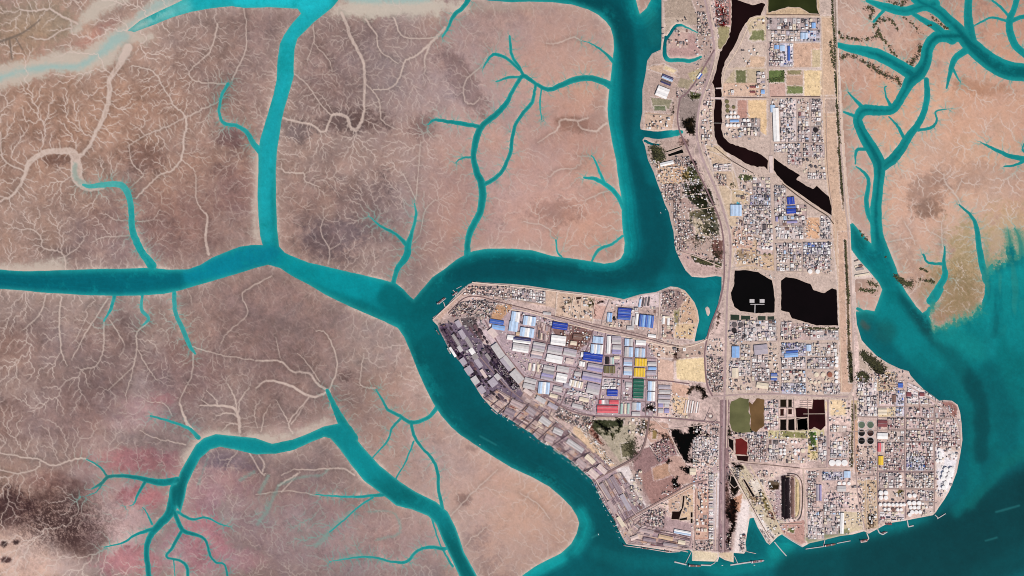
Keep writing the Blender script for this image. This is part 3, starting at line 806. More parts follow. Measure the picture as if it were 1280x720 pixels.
# ------------------------------------------------------------------ colours of the reclaimed ground
land = np.zeros((NY, NX, 3), np.float32); land[:] = (196, 170, 154)
land = land * (1 + 0.04 * n1 + 0.06 * n2)[..., None]
BLOCKS = """
939,24,956,36|sparse|the triangle between canal and road
926,62,938,82|sparse|the triangle between canal and road
906,106,936,119|sparse|the field plant east of the canal
877,126,890,180|sparse|the strip between highway and canal
914,240,938,256|sparse|the lots south of the western canal
914,284,938,308|sparse|the lots south of the western canal
946,300,966,318|pink|the block west of the canal road
842,250,852,276|clut|the western shore settlement
822,208,840,228|sparse|the western shore settlement
842,296,858,314|clut|the western shore settlement
808,143,838,162|sparse|the western shore settlement
824,22,860,60|sparse|the shore flats in the far north-west
847,430,880,446|sparse|the lots by the inner bay
826,424,846,445|sparse|the lots by the inner bay
704,372,740,398|sparse|the walled lots on the north shore
828,364,846,386|clut|the north shore tip
828,398,842,422|sparse|the north shore tip
720,528,744,548,768,580,756,582|sparse|the sandy strip behind the quay
870,612,884,672|sparse|the pink yard west of the highway
886,592,892,680|row|the long sheds beside the highway
840,622,864,640|sparse|the lots by the lower railway
786,520,806,545|sparse|the lots south of the red roofs
1086,618,1096,650|sparse|the tan lots by the south shore
1052,642,1078,660|sparse|the tan lots by the south shore
1170,572,1180,586|sparse|the pale pad by the east shore
1012,562,1022,576|sparse|the south-central plant
908,584,924,600|clut|the fork of the rail line
945,608,958,634|sparse|the fork of the rail line
959,23,1025,37|petro|the northernmost plant
959,38.5,1000,52|petro|the northernmost plant
1001,38.5,1025,52|blue|the northernmost plant
960,54,975,83|pink|the plant below the northernmost one
975,54,991,83|blue|the plant below the northernmost one
938,56,955,69|sparse|the triangle between canal and road
946,90,956,104|petro|the field plant east of the canal
944,104,957,121|sparse|the field plant east of the canal
924,148,950,170|petro|the plant beside the dark canal
906,159,948,170|sparse|the plant beside the dark canal
975,124,996,146|petro|the long northern plant street
976,147,996,178|petro|the long northern plant street
1012,124,1026,140|petro|the plant beside the dike corridor
998,140,1026,158|petro|the plant beside the dike corridor
998,159,1026,178|petro|the plant beside the dike corridor
968,180,1000,190|petro|the plant north of the canal bend
985,190,1002,206|pink|the plant north of the canal bend
1004,180,1031,196|petro|the plant north of the canal bend
1004,197,1031,216|sparse|the plant north of the canal bend
1010,216,1032,224|petro|the plant north of the canal bend
1018,225,1034,238|sparse|the plant north of the canal bend
925,205,940,216,952,222,938,222|sparse|the lots south of the western canal
892,205,914,214|row|the housing rows by the highway
893,218,908,232|clut|the equipment yard by the highway
941,222,963,243|petro|the block west of the canal road
938,244,963,256|blue|the block west of the canal road
930,257,964,280|petro|the block west of the canal road
930,281,966,292|petro|the block west of the canal road
952,293,967,312|petro|the block west of the canal road
968,232,982,246|petro|the block below the canal
968,246,982,270|petro|the block below the canal
995,256,1008,275|pink|the block below the canal
974,270,1006,282|petro|the block below the canal
970,284,1004,299|petro|the block below the canal
1026,270,1038,299|petro|the block below the canal
971,304,1002,318|petro|the block above the eastern black pond
971,319,1002,339|petro|the block above the eastern black pond
1004,303,1038,318|blue|the block above the eastern black pond
1004,319,1038,336|petro|the block above the eastern black pond
921,320,952,338|sparse|the sandy lots above the western pond
1067,322,1070,320,1088,343,1068,346|sparse|the triangle east of the dike
911,401,942,426|petro|the plant below the western pond
930,401,970,426|petro|the plant below the western pond
976,402,990,425|pink|the plant below the eastern pond
990,405,1012,426|pink|the plant below the eastern pond
1013,413,1048,426|petro|the plant below the eastern pond
926,431,938,450|petro|the block left of the pond road
912,451,938,470|petro|the block left of the pond road
913,471,938,488|sparse|the block left of the pond road
940,444,960,460|petro|the block left of the pond road
960,430,973,462|sparse|the block left of the pond road
940,461,962,476|petro|the block left of the pond road
961,477,974,492|pink|the block left of the pond road
977,429,1007,445|blue|the block right of the pond road
1009,429,1046,445|petro|the block right of the pond road
977,447,1007,461|petro|the block right of the pond road
1009,447,1042,461|petro|the block right of the pond road
977,463,1007,478|petro|the block right of the pond road
977,479,1007,493|blue|the block right of the pond road
1009,479,1028,492|sparse|the block right of the pond road
1030,479,1050,493|petro|the block right of the pond road
956,500,973,537|pink|the pink yard beside the dark lagoon
934,540,960,548|petro|the south-central plant
936,549,958,574|pink|the south-central plant
961,550,973,575|petro|the south-central plant
982,549,992,576|sparse|the south-central plant
970,570,1008,579|sparse|the south-central plant
1023,545,1033,575|petro|the strip beside the wide street
1038,532,1058,540|petro|the strip beside the wide street
1038,552,1060,572|petro|the strip beside the wide street
1010,590,1020,640|pink|the plant beside the oval rail loop
1028,590,1056,600|blue|the plant beside the oval rail loop
1030,616,1062,634|pink|the plant beside the oval rail loop
1030,634,1050,660|petro|the plant beside the oval rail loop
1010,640,1028,660|petro|the plant beside the oval rail loop
1010,660,1030,674|petro|the plant beside the oval rail loop
1032,660,1048,668|petro|the plant beside the oval rail loop
1062,600,1080,636|sparse|the tan lots by the south shore
1072,558,1096,575|sparse|the lots below the settling basins
1072,576,1096,588|pink|the lots below the settling basins
1072,478,1096,494|petro|the north end of the eastern plants
1074,496,1096,520|petro|the north end of the eastern plants
1098,468,1122,486|clut|the rubble lots on the eastern coast
1099,490,1118,508|pink|the north end of the eastern plants
1120,488,1131,520|blue|the north end of the eastern plants
1134,478,1160,490,1160,505,1134,505|row|the small blocks by the north-east shore
1161,492,1178,504,1178,512,1161,506|pink|the small blocks by the north-east shore
1133,510,1167,522|pink|the eastern coast plants
1169,508,1188,522|pink|the eastern coast plants
1110,523,1130,538|pink|the western row of coast plants
1110,539,1130,552|petro|the western row of coast plants
1107,553,1130,572|pink|the western row of coast plants
1105,573,1130,588|pink|the western row of coast plants
1133,523,1149,536|pink|the middle row of coast plants
1150,523,1167,536|pink|the middle row of coast plants
1133,538,1167,551|pink|the middle row of coast plants
1133,553,1166,570|pink|the middle row of coast plants
1133,570,1156,588|blue|the middle row of coast plants
1156,571,1167,588|pink|the middle row of coast plants
1170,524,1200,540|pink|the outer row of coast plants
1170,541,1200,558|pink|the outer row of coast plants
1180,560,1198,572|sparse|the outer row of coast plants
1099,591,1123,610|petro|the southern row of coast plants
1133,591,1167,610|petro|the southern row of coast plants
1109,613,1131,626|sparse|the southern row of coast plants
1150,612,1167,626|petro|the southern row of coast plants
1152,628,1167,644|petro|the southern row of coast plants
1169,612,1182,622|sparse|the southern row of coast plants
1100,640,1130,651|row|the southern row of coast plants
888,536,902,548|clut|the power plant west of the highway
866,546,900,574|petro|the power plant west of the highway
868,574,900,582|sparse|the power plant west of the highway
901,630,905,655|sparse|the rail strip beside the highway
898,668,914,688|clut|the rail strip beside the highway
866,676,898,688|clut|the pier head works
925,668,932,690|clut|the sand spit west of the inlet
950,662,968,672,972,676,962,680|clut|the sand spit east of the inlet
944,590,960,596|clut|the triangle west of the rail loop
950,588,975,606|sparse|the triangle west of the rail loop
884,446,904,490|clut|the strip west of the pond highway
884,424,902,444|sparse|the strip west of the pond highway
582,358,640,359,640,372,575,368|clut|the north-west shore works
640,358,682,362,682,380,640,374|petro|the north-west shore works
575,378,625,374,612,396,560,396|clut|the yard on the north-west tip
600,394,614,394,614,412,602,412|clut|the yard on the north-west tip
752,402,790,404,790,410,752,408|sparse|the north shore road
786,384,798,384,798,410,788,410|petro|the north shore road
722,450,732,462|clut|the tilted central block
718,463,728,470|clut|the tilted central block
711,486,742,494,740,500,708,492|row|the tilted central block
752,472,770,486|row|the lots around the dark square pool
712,498,740,506,740,514,704,504|clut|the scrap lots by the rail curve
686,488,706,498,700,506,682,496|clut|the scrap lots by the rail curve
665,452,676,468|sparse|the hollow yard near the curved railway
688,406,686,428,670,424,672,402|yard|the dark rows in the north-west streets
836,520,860,526|sparse|the lots west of the road loops
832,230,850,250|clut|the western shore settlement
848,276,866,296|clut|the western shore settlement
872,15,888,45|clut|the hamlet beside the northern highway
896,0,911,30|clut|the pink lots beside the northern highway
844,196,862,208|clut|the works beside the small black basin
846,110,856,122|clut|the works on the western wetland strip
606,500,624,517,645,500,622,487|yard|the northern quay apron
624,518,655,536,678,514,647,500|yard|the container rows on the quay
656,537,686,556,708,536,680,514|yard|the container rows on the quay
687,557,713,576,734,558,710,537|yard|the middle quay apron
714,577,730,592,752,580,736,560|yard|the middle quay apron
738,570,758,588,762,584,744,566|yard|the middle quay apron
764,596,790,640,770,662,742,608|yard|the southern container rows
776,590,806,634,792,642,764,594|yard|the southern container rows
792,644,806,652,784,679,772,663|yard|the quay corner rows
802,640,832,636,830,660,800,655|clut|the scrap field behind the quay corner
802,656,864,672,860,688,788,678|yard|the south quay sheds
660,482,700,506,690,520,650,498|yard|the rail yard behind the quay
700,506,745,522,735,540,692,520|clut|the rail yard behind the quay
788,588,803,632|sparse|the bright strip behind the quay
812,558,836,547,844,567,824,578|clut|the maroon scrap lot
"""
PATCH = """
826,-60 1045,-60 1045,20 1060,300 1066,500 905,500 905,330 880,220 895,60 890,-60|202,178,158|.8
824,-60 880,-60 888,60 868,100 850,130 848,170 860,190 895,260 905,345 860,346 838,275 800,160 805,80 826,60|188,162,144|.9
836,38 868,42 876,70 860,76 838,76 832,60|190,156,142|.9
830,2 860,-10 875,30 860,32 845,28 832,45|182,160,138|.8
808,85 830,80 840,90 848,96 828,92|204,174,146|.8
832,82 846,88 842,92 830,86|222,196,156|.9
860,92 882,82 884,90 866,106|196,178,132|.6
850,98 866,100 860,112 846,108|164,150,118|.6
814,122 840,125 836,136 816,134|150,142,112|.7
818,133 832,133 832,138 818,138|120,124,92|.7
806,140 842,144 840,165 806,163|204,172,146|.9
848,112 876,116 872,160 850,160|164,144,130|.9
862,114 876,118 874,124 864,124|110,108,74|.8
820,205 855,205 862,225 840,232 824,228|208,174,142|.9
860,206 872,215 880,232 868,230 856,222|130,124,90|.9
852,230 876,228 886,258 870,250 858,245|84,80,64|.9
850,248 868,246 878,258 848,262 846,255|186,158,142|.9
862,265 890,258 898,280 880,290 862,280|118,108,82|.8
880,275 896,280 900,294 884,290|104,98,80|.8
866,272 888,276 888,296 870,294|210,188,160|.8
845,305 900,328 902,345 862,345 850,325|198,168,152|.9
890,300 904,300 903,325 890,318|120,84,74|.7
893,0 913,0 914,32 895,32|186,140,126|.8
897,28 912,34 912,55 898,62|166,152,112|.8
930,20 960,20 957,50 940,52|206,184,144|.7
941,38 955,38 955,50 936,50|140,136,98|.85
938,70 957,71 955,84 932,84|212,180,150|.9
920,84 955,85 955,104 905,104|196,174,142|.8
920,88 932,88 932,104 920,104|112,112,78|.7
904,104 952,104 952,120 904,120|214,178,150|.9
922,125 935,125 935,150 922,148|194,152,132|.9
935,125 958,125 958,170 935,150|226,192,150|.95
992,54 1025,54 1025,84 992,84|210,174,146|.95
1015,62 1026,62 1026,84 1015,84|206,186,148|.7
960,88 980,88 980,103 960,103|118,126,80|.85
961,104 982,104 982,121 961,121|204,168,148|.9
983,88 1004,88 1004,116 983,116|196,164,138|.9
984,108 1004,108 1004,117 984,117|142,142,98|.9
984,88 1002,88 1000,93 985,93|150,140,102|.7
1005,88 1030,88 1030,120 1005,120|228,198,154|.95
1027,20 1045,20 1050,120 1027,120|210,178,148|.95
1028,120 1052,120 1062,290 1068,490 1050,490 1048,360 1040,280 1030,200|208,176,148|.95
1032,124 1048,124 1050,140 1032,140|190,164,144|.8
1048,290 1064,290 1066,490 1050,490|206,172,146|.9
960,0 1024,0 1024,20 958,20|206,176,140|.8
882,182 905,182 912,200 925,240 920,300 915,335 910,270|208,182,152|.9
884,190 912,196 918,240 900,225|206,178,150|.8
925,218 940,219 940,225 930,226|112,116,74|.85
925,238 940,240 942,245 925,243|210,176,140|.8
915,238 930,238 935,255 914,255|206,180,144|.9
920,310 945,300 968,310 968,338 920,336|208,178,146|.9
921,312 940,318 940,322 921,328|150,126,98|.6
1008,272 1024,272 1024,298 1008,298|218,176,140|.95
915,284 940,284 940,310 915,310|196,156,136|.7
842,355 865,360 872,388 873,400 868,425 840,420 840,385|206,172,142|.95
842,386 850,386 848,405 842,410|152,140,104|.8
845,405 868,405 866,424 842,422|218,188,148|.7
826,362 848,360 858,372 846,388 828,386|172,144,130|.9
828,398 842,398 842,424 828,424|184,152,136|.8
740,425 740,425 741,426|200,170,150|.1
812,430 846,432 846,448 812,445|208,178,156|.9
822,448 842,452 842,478 822,474|216,182,158|.95
845,449 880,446 882,478 846,474|230,202,158|.95
845,432 880,428 882,446 848,448|186,156,138|.9
845,433 856,440 848,450 840,452|132,108,94|.6
840,478 862,482 860,498 840,496|214,176,150|.9
840,495 860,498 858,520 842,516|224,192,156|.9
774,471 790,472 789,502 774,500|200,168,132|.95
640,356 700,363 698,386 640,374|208,178,152|.8
698,366 742,371 742,402 695,395|206,176,150|.95
742,370 760,372 755,400 740,398|210,172,152|.9
746,377 760,375 762,382 748,380|216,190,176|.9
765,376 795,375 805,365 828,366 826,384 800,384 765,380|220,196,184|.9
612,382 640,380 640,400 615,400|196,156,122|.95
541,397 585,358 600,354 602,360 575,372 550,400|204,172,150|.9
556,400 590,378 625,374 612,400 600,412 585,410|176,152,140|.9
595,402 612,398 620,415 640,430 625,440 605,425|206,182,174|.9
576,398 592,396 600,420 610,440 600,446 580,420|118,104,98|.8
546,408 562,402 590,410 612,440 640,470 660,500 630,512 605,495 580,455|136,118,122|.95
546,410 556,405 580,440 606,480 600,492 578,455|112,92,100|.8
604,430 614,432 640,468 650,485 640,488 615,455|98,82,90|.8
600,497 650,500 700,530 740,570 772,600 740,600 700,566 640,526|176,150,150|.95
640,500 690,520 690,540 660,520|190,162,146|.7
720,515 740,520 800,520 792,560 782,580 770,585 745,560|190,166,146|.9
718,530 745,555 768,582 760,584 735,562 716,540|220,188,154|.9
730,528 748,545 752,556 738,545|160,120,102|.6
735,525 780,525 776,540 755,548 742,538|92,88,66|.9
745,535 795,530 790,570 775,578|182,166,140|.8
776,555 790,552 792,568 778,572|120,110,84|.7
806,524 835,530 838,545 815,555 808,545|200,164,142|.9
816,538 822,538 820,548 815,548|150,128,80|.7
812,556 838,545 846,568 826,580|162,122,116|.95
792,566 812,558 826,580 808,592 796,600 792,585|164,132,122|.95
800,595 826,580 846,570 860,600 842,620 815,630 803,612|172,136,122|.95
815,585 835,578 842,592 828,598 818,600|196,158,128|.7
835,570 852,570 862,590 870,602 850,606 838,590|196,162,142|.8
770,585 786,583 812,634 795,640|224,206,192|.95
786,582 794,584 814,628 808,634|168,140,128|.6
735,604 770,588 795,640 790,650 775,670|184,158,152|.95
835,622 868,604 866,650 836,640|206,172,146|.95
853,620 866,618 868,650 848,650|216,184,150|.9
868,610 890,612 890,674 868,674|206,164,140|.95
874,640 886,640 884,665 874,665|180,134,118|.5
780,650 810,638 865,655 865,688 785,680|186,158,148|.9
800,660 830,668 828,676 795,672|200,160,134|.6
865,688 898,690 896,703 866,702|224,202,168|.97
898,690 920,690 918,704 900,700|214,188,156|.9
890,560 905,560 903,690 890,690|196,170,158|.9
893,592 902,590 902,600 897,660 893,660|226,208,196|.8
903,500 912,500 912,690 903,690|170,142,132|.6
912,585 930,580 990,668 960,680 945,660|204,184,154|.9
925,625 938,625 936,645 932,690 917,692|232,212,196|.97
938,600 955,597 955,614 944,618|228,210,188|.95
944,655 938,640 945,640 970,672 960,680|230,212,194|.95
912,625 928,617 925,640 915,635|206,160,130|.9
975,655 1005,650 1007,678 1000,682 978,668|196,156,138|.95
985,660 993,660 992,666 985,664|120,120,78|.8
972,610 978,610 978,650 965,640|176,142,130|.9
1020,500 1032,502 1058,502 1058,520 1038,520|224,196,160|.9
1038,500 1057,500 1057,518 1038,518|232,202,162|.95
960,538 1030,536 1030,548 960,548|208,190,146|.9
975,538 1010,542 1010,548 980,546|140,132,88|.7
1010,540 1022,540 1022,575 1010,575|216,190,138|.9
1012,540 1020,540 1020,556 1013,556|92,134,60|.8
1064,500 1072,500 1072,560 1064,590|190,164,126|.8
1066,505 1070,505 1069,530 1065,530|96,84,58|.7
1066,525 1072,525 1074,590 1068,590|212,172,142|.95
1064,540 1066,540 1066,585 1063,585|72,62,42|.7
1052,640 1080,640 1078,662 1052,668|216,194,158|.95
1005,672 1060,660 1062,668 1012,682|150,146,112|.8
1070,600 1098,600 1098,660 1080,662 1078,612|202,174,140|.8
1070,390 1075,425 1095,446 1120,460 1100,465 1075,470|200,176,154|.95
1072,495 1090,465 1130,462 1170,497 1198,508 1202,560 1170,640 1098,655 1098,600 1075,560|206,180,162|.8
1100,465 1120,465 1118,490 1092,488|214,186,144|.7
1175,503 1188,501 1197,508 1196,522 1188,520|168,126,112|.95
1170,560 1198,565 1190,605 1180,622 1172,620|232,220,210|.9
1110,510 1120,508 1118,520 1098,522 1098,512|222,198,158|.8
1066,318 1090,345 1067,347|216,198,178|.95
640,384 700,400 745,412 790,423 808,428 820,448 820,520 750,520 715,514 690,500 664,480 646,460 630,440 616,412|188,164,158|.92
690,412 698,402 712,405 706,418 742,412 738,425 722,440 706,432|140,108,94|.75
712,405 735,410 732,424 722,436 712,428|126,92,80|.6
672,402 690,406 688,432 670,428|150,118,116|.7
1078,440 1086,444 1096,452 1106,462 1102,468 1094,466 1086,456 1077,446|62,54,44|.95
1072,467 1078,463 1086,468 1087,474 1080,479 1074,475|84,72,64|.9
1041,-40 1044,-40 1048,100 1050,160 1055,240 1054,262 1051,240 1047,160 1044,100|92,78,62|.75
1055,300 1058,300 1061,362 1062,420 1066,478 1062,478 1060,455 1058,362|98,84,64|.7
1060,440 1065,440 1067,477 1062,478|64,56,40|.9
864,318 872,321 884,325 892,327 892,332 880,331 868,327|88,74,64|.9
894,328 902,330 902,335 895,333|82,66,58|.9
812,182 822,183 832,195 826,202 818,200|92,86,70|.85
858,240 876,236 886,256 890,268 876,262 860,248|72,70,52|.85
884,236 888,236 894,256 890,258|60,56,44|.8
868,590 880,588 884,606 876,612 862,600|186,150,140|.5
905,500 911,500 911,690 905,690|150,120,114|.6
900,500 904,500 904,690 899,690|150,120,118|.6
969,596 975,596 976,648 970,650|186,160,152|.9
976,595 988,593 989,648 977,650|58,44,44|.85
988,594 994,594 995,648 989,648|150,118,106|.9
994,596 999,600 1000,642 994,648|212,188,146|.9
961,600 974,602 974,612 962,612|74,58,40|.85
880,236 888,236 890,256 884,250|70,66,50|.6
"""
for ln in PATCH.strip().split('\n'):
    pts, col, al = ln.split('|')
    pp = PT(pts)
    if len(pp) < 3: continue
    F = poly_sd(pp, 5) + n3 * 0.35
    if (max(p[0] for p in pp) - min(p[0] for p in pp)) < 48 and float(al) > .65:
        land = mixc(land, (226, 206, 190), 0.6 * (1 - sst(0.2, 0.9, np.abs(F - 0.9))))
    land = mixc(land, [float(v) for v in col.split(',')], min(1, float(al) * 1.1) * (1 - sst(-0.8, 0.8, F)))
# paved yards of the plants, each with a darker perimeter track
prnd = random.Random(23)
PADC = {'petro': [(216, 198, 186), (202, 182, 170), (210, 188, 170), (186, 166, 156)], 'blue': [(206, 196, 196), (196, 186, 188)], 'pink': [(214, 188, 176), (200, 174, 162), (188, 162, 150)], 'sparse': [(214, 190, 166)], 'yard': [(186, 160, 148), (166, 142, 138), (194, 168, 150)],
        'clut': [(190, 166, 152), (178, 154, 144)], 'row': [(218, 200, 190)]}
for ln in BLOCKS.strip().split('\n'):
    qd, sty, pl = ln.split('|'); q = [float(v) for v in qd.split(',')]
    if len(q) == 4: q = [q[0], q[1], q[2], q[1], q[2], q[3], q[0], q[3]]
    F = poly_sd([(q[2 * i], q[2 * i + 1]) for i in range(4)], 5)
    c = np.array(prnd.choice(PADC[sty]), float) * prnd.uniform(.95, 1.05)
    land = mixc(land, c, (0.85 if sty not in ('sparse', 'clut') else 0.35) * (1 - sst(-0.5, 0.7, F + n3 * 0.2)))
    if sty == 'yard':
        nu, nv = 7, 4; A_, B_, C2, D_ = [np.array((q[2 * i], q[2 * i + 1])) for i in range(4)]
        bl_ = lambda u, v: tuple((A_ * (1 - u) + B_ * u) * (1 - v) + (D_ * (1 - u) + C2 * u) * v)
        for iu in range(nu):
            for iv in range(nv):
                if prnd.random() < .3: continue
                G_ = poly_sd([bl_((iu + .06) / nu, (iv + .1) / nv), bl_((iu + .94) / nu, (iv + .1) / nv), bl_((iu + .94) / nu, (iv + .9) / nv), bl_((iu + .06) / nu, (iv + .9) / nv)], 3)
                tone = np.array(prnd.choice([(206, 182, 166), (146, 120, 116), (122, 98, 98), (188, 158, 142), (166, 142, 140), (200, 162, 134), (214, 190, 166)]), float)
                land = mixc(land, tone, 0.75 * (1 - sst(-0.4, 0.6, G_)))
    land = mixc(land, c * 0.62, 0.5 * (1 - sst(0.1, 0.75, np.abs(F - 0.35))) * (0 if sty == 'sparse' else 1))
land = land * (1 + 0.035 * n3 + 0.02 * n5)[..., None]
# wheel tracks, spoil and damp stains
tr = np.abs(grf(1.6, 91, 0.02)); land = mixc(land, land * 0.88, (1 - sst(0.02, 0.10, tr)) * 0.4)
sp = grf(0.9, 92, 0.05); land = mixc(land, (112, 92, 82), sst(1.9, 2.8, sp) * 0.6)
land = mixc(land, (226, 206, 188), sst(1.9, 2.8, -sp) * 0.5)
# wet hollows, reed beds and oily ground with soft ragged edges
WETS = '''
911,532 914,538 920,541 911,545|46,46,20
837,536 845,536 853,541 860,541 860,533 866,530 877,531 876,544 872,545 866,552 860,565 862,573 876,577 872,580 858,579 852,573 846,560|22,11,10
880,537 887,542 887,547 880,546|24,12,12
849,584 858,582 866,584 866,597 858,593|22,14,12
842,596 848,595 847,603 853,605 848,612 842,611 839,602|20,12,8
832,578 836,574 840,577 835,582|40,28,22
905,640 915,620 922,628 921,648 912,680 906,678 914,655|52,34,26
912,592 922,598 926,612 916,622 909,604|34,26,18
915,578 930,582 928,587 917,584|40,28,20
738,526 748,530 756,540 764,536 776,530 779,524 770,522 768,526 774,530 762,535 752,528 742,524|36,34,20
744,532 754,541 768,540 778,527 776,540 770,542 766,551 763,543 757,545 750,542|54,52,32
715,372 718,370 717,376 709,380 700,387 699,384 708,379|52,44,28
733,373 742,374 741,381 738,386 734,384 736,377|66,62,36
746,375 756,374 755,379 750,379 746,380|46,26,20
742,385 745,385 744,392 743,396 742,391|70,44,36
806,508 812,505 819,508 819,516 812,512 806,516|40,30,20
862,482 874,482 881,485 884,495 876,500 878,490 868,486 862,494 858,492|60,48,36
842,450 845,434 848,432 846,448|96,70,58
843,133 843,128 840,128 841,134 843,143 840,144 843,132|50,42,30
855,148 862,146 869,145 869,168 862,170 857,164 852,150|40,32,22
858,116 862,114 862,118 868,119 874,120 872,124 864,125 862,121|64,60,38
860,236 870,230 877,228 880,240 886,256 878,258 872,250 866,243 856,243 852,240|54,50,34
866,208 872,206 868,199 857,205 858,210|50,38,34
896,390 901,392 898,410 895,412|64,50,40
882,237 888,248 890,256 885,250|36,36,24
545,408 552,404 575,440 600,478 594,488 575,456 556,428|92,74,82
606,432 616,436 640,470 648,484 640,484 618,458|70,56,62
588,400 596,398 602,424 594,420|92,80,76
818,538 826,545 836,552 846,560 840,545|150,118,100
884,410 890,396 897,386 899,392 893,404 888,420|150,124,112
905,602 911,598 914,640 906,640|96,74,64
1014,560 1019,556 1021,566 1016,572|150,138,92
960,636 972,640 968,652 958,646|128,98,84
928,600 936,606 948,628 940,628|120,96,72
948,612 956,616 964,640 956,640|112,98,66
876,286 890,283 894,290 880,294|88,80,60
850,215 862,212 866,222 856,226|146,124,86
846,170 858,172 862,180 850,184|150,120,106
730,526 738,530 756,556 750,556|128,86,72
1122,610 1130,612 1128,620 1118,618|96,84,52
1084,646 1092,644 1092,657 1086,660|70,54,46
893,2 905,6 910,22 898,24|150,84,76
896,20 910,28 908,34 898,32|112,50,48
'''
for ln in WETS.strip().split('\n'):
    pts, c = ln.split('|'); F = poly_sd(PT(pts), 6) + n3 * 1.1 + n2 * 0.5; c = np.array([float(v) for v in c.split(',')])
    cc = c[None, None] * (1 + 0.28 * n3 + 0.15 * n2)[..., None]
    a = (0.92 * (1 - sst(-1.6, 0.9, F)))[..., None]; land = land * (1 - a) + cc * a
for bx, by, rx, ry, rot in ((872, 240, 20, 9, 55), (886, 262, 14, 8, 60), (884, 284, 12, 10, 60), (866, 214, 12, 7, 40), (872, 300, 10, 5, 0), (820, 192, 10, 10, 0), (895, 320, 6, 12, 0), (806, 534, 8, 8, 0), (790, 560, 10, 12, 0)):
    land = blob(land, bx, by, rx, ry, (70, 64, 48), 0.75, rot, 0.9, n3)
# beach rim
land = mixc(land, (216, 194, 174), np.exp(-np.clip(-Ld, 0, 20) ** 2 / 5.0) * 0.55)
ml = np.array((196, 170, 154)); land = ml + (land - ml) * 1.26 - 5; land[..., 2] = land[..., 2] * 1.035 + 2
land = np.clip(land, 0, 255); mud = np.clip(mud, 0, 255)

# ------------------------------------------------------------------ terrain meshes
zmud = np.clip(W * 0.7, -7, 1.6) + np.where(W > 2, 0.12 * n3, 0) - np.where(W > 1, crb * 0.35 + pal * 0.4, 0)
zland = np.clip(-Ld * 3.0, -8, 4.0)
Z = np.maximum(np.where(Ld < 3, np.where(Wd < 0, -7, zmud), zmud), np.where(Ld < 2.5, zland, -99))
island = Ld < 1.2
col = np.where(island[..., None], land, mud)

def grid_mesh(name, face_mask, Zf, Cf, m):
    px = np.arange(X0, X1 + 1).astype(np.float64); py = np.arange(Y0, Y1 + 1).astype(np.float64)
    px[0] = -6000; px[-1] = 7300; py[0] = -6000; py[-1] = 6700       # outermost ring runs on towards the horizon
    idx = np.arange(NX * NY).reshape(NY, NX)
    a = idx[:-1, :-1][face_mask]; b = idx[:-1, 1:][face_mask]; c = idx[1:, 1:][face_mask]; d = idx[1:, :-1][face_mask]
    q = np.stack([a, d, c, b], 1)
    used, inv = np.unique(q, return_inverse=True); q = inv.reshape(q.shape)
    XX, YY = np.meshgrid(wx(px), wy(py))
    V = np.stack([XX.ravel()[used], YY.ravel()[used], Zf.ravel()[used]], 1).astype(np.float32)
    me = bpy.data.meshes.new(name)
    me.vertices.add(len(V)); me.vertices.foreach_set("co", V.ravel())
    me.loops.add(q.size); me.loops.foreach_set("vertex_index", q.ravel().astype(np.int32))
    me.polygons.add(len(q)); me.polygons.foreach_set("loop_start", np.arange(0, q.size, 4, dtype=np.int32))
    me.polygons.foreach_set("use_smooth", np.ones(len(q), bool))
    me.update()
    at = me.color_attributes.new("soil", 'FLOAT_COLOR', 'POINT')
    cc = lin(Cf.reshape(-1, 3)[used]) * ALB
    at.data.foreach_set("color", np.concatenate([cc, np.ones((len(cc), 1))], 1).astype(np.float32).ravel())
    me.materials.append(m)
    o = bpy.data.objects.new(name, me); C.objects.link(o)
    return structure(o)
def attr_mat(name, rough, spec, grain, gs, bump=0.0):
    m = bpy.data.materials.new(name); m.use_nodes = True
    n = m.node_tree.nodes; l = m.node_tree.links; b = n["Principled BSDF"]
    b.inputs["Roughness"].default_value = rough; b.inputs["Specular IOR Level"].default_value = spec
    a = n.new("ShaderNodeAttribute"); a.attribute_name = "soil"
    g = n.new("ShaderNodeNewGeometry"); t = n.new("ShaderNodeTexNoise")
    t.inputs["Scale"].default_value = gs; t.inputs["Detail"].default_value = 5; t.inputs["Roughness"].default_value = 0.65
    l.new(g.outputs["Position"], t.inputs["Vector"])
    r = n.new("ShaderNodeMapRange"); r.inputs[1].default_value = 0.25; r.inputs[2].default_value = 0.75
    r.inputs[3].default_value = 1 - grain; r.inputs[4].default_value = 1 + grain; l.new(t.outputs[0], r.inputs[0])
    mx = n.new("ShaderNodeMix"); mx.data_type = 'RGBA'; mx.blend_type = 'MULTIPLY'; mx.inputs[0].default_value = 1
    l.new(a.outputs["Color"], mx.inputs[6]); l.new(r.outputs[0], mx.inputs[7]); l.new(mx.outputs[2], b.inputs["Base Color"])
    return m
fz = lambda A, op: op(op(A[:-1, :-1], A[:-1, 1:]), op(A[1:, :-1], A[1:, 1:]))
fl = fz(island.astype(np.float32), np.maximum) > 0
zmax = fz(Z, np.maximum); zmin = fz(Z, np.minimum)
grid_mesh("ground", fl, Z, np.where((Ld < 3.5)[..., None], land, mud), attr_mat("soil", 0.95, 0.1, 0.07, 0.04))
grid_mesh("mudflat", (~fl) & (zmax > -1.2), Z, mud, attr_mat("mud", 0.9, 0.15, 0.04, 0.03))
grid_mesh("water", zmin < 0.3, np.zeros_like(Z), wat, attr_mat("water", 0.28, 0.25, 0.03, 0.012))
sb = MB(); sb.prism([(wx(-6000), wy(-6000)), (wx(7300), wy(-6000)), (wx(7300), wy(6700)), (wx(-6000), wy(6700))], -14, -12, mat((70, 80, 76)))
structure(sb.build("seabed"))
GZ = 4.0
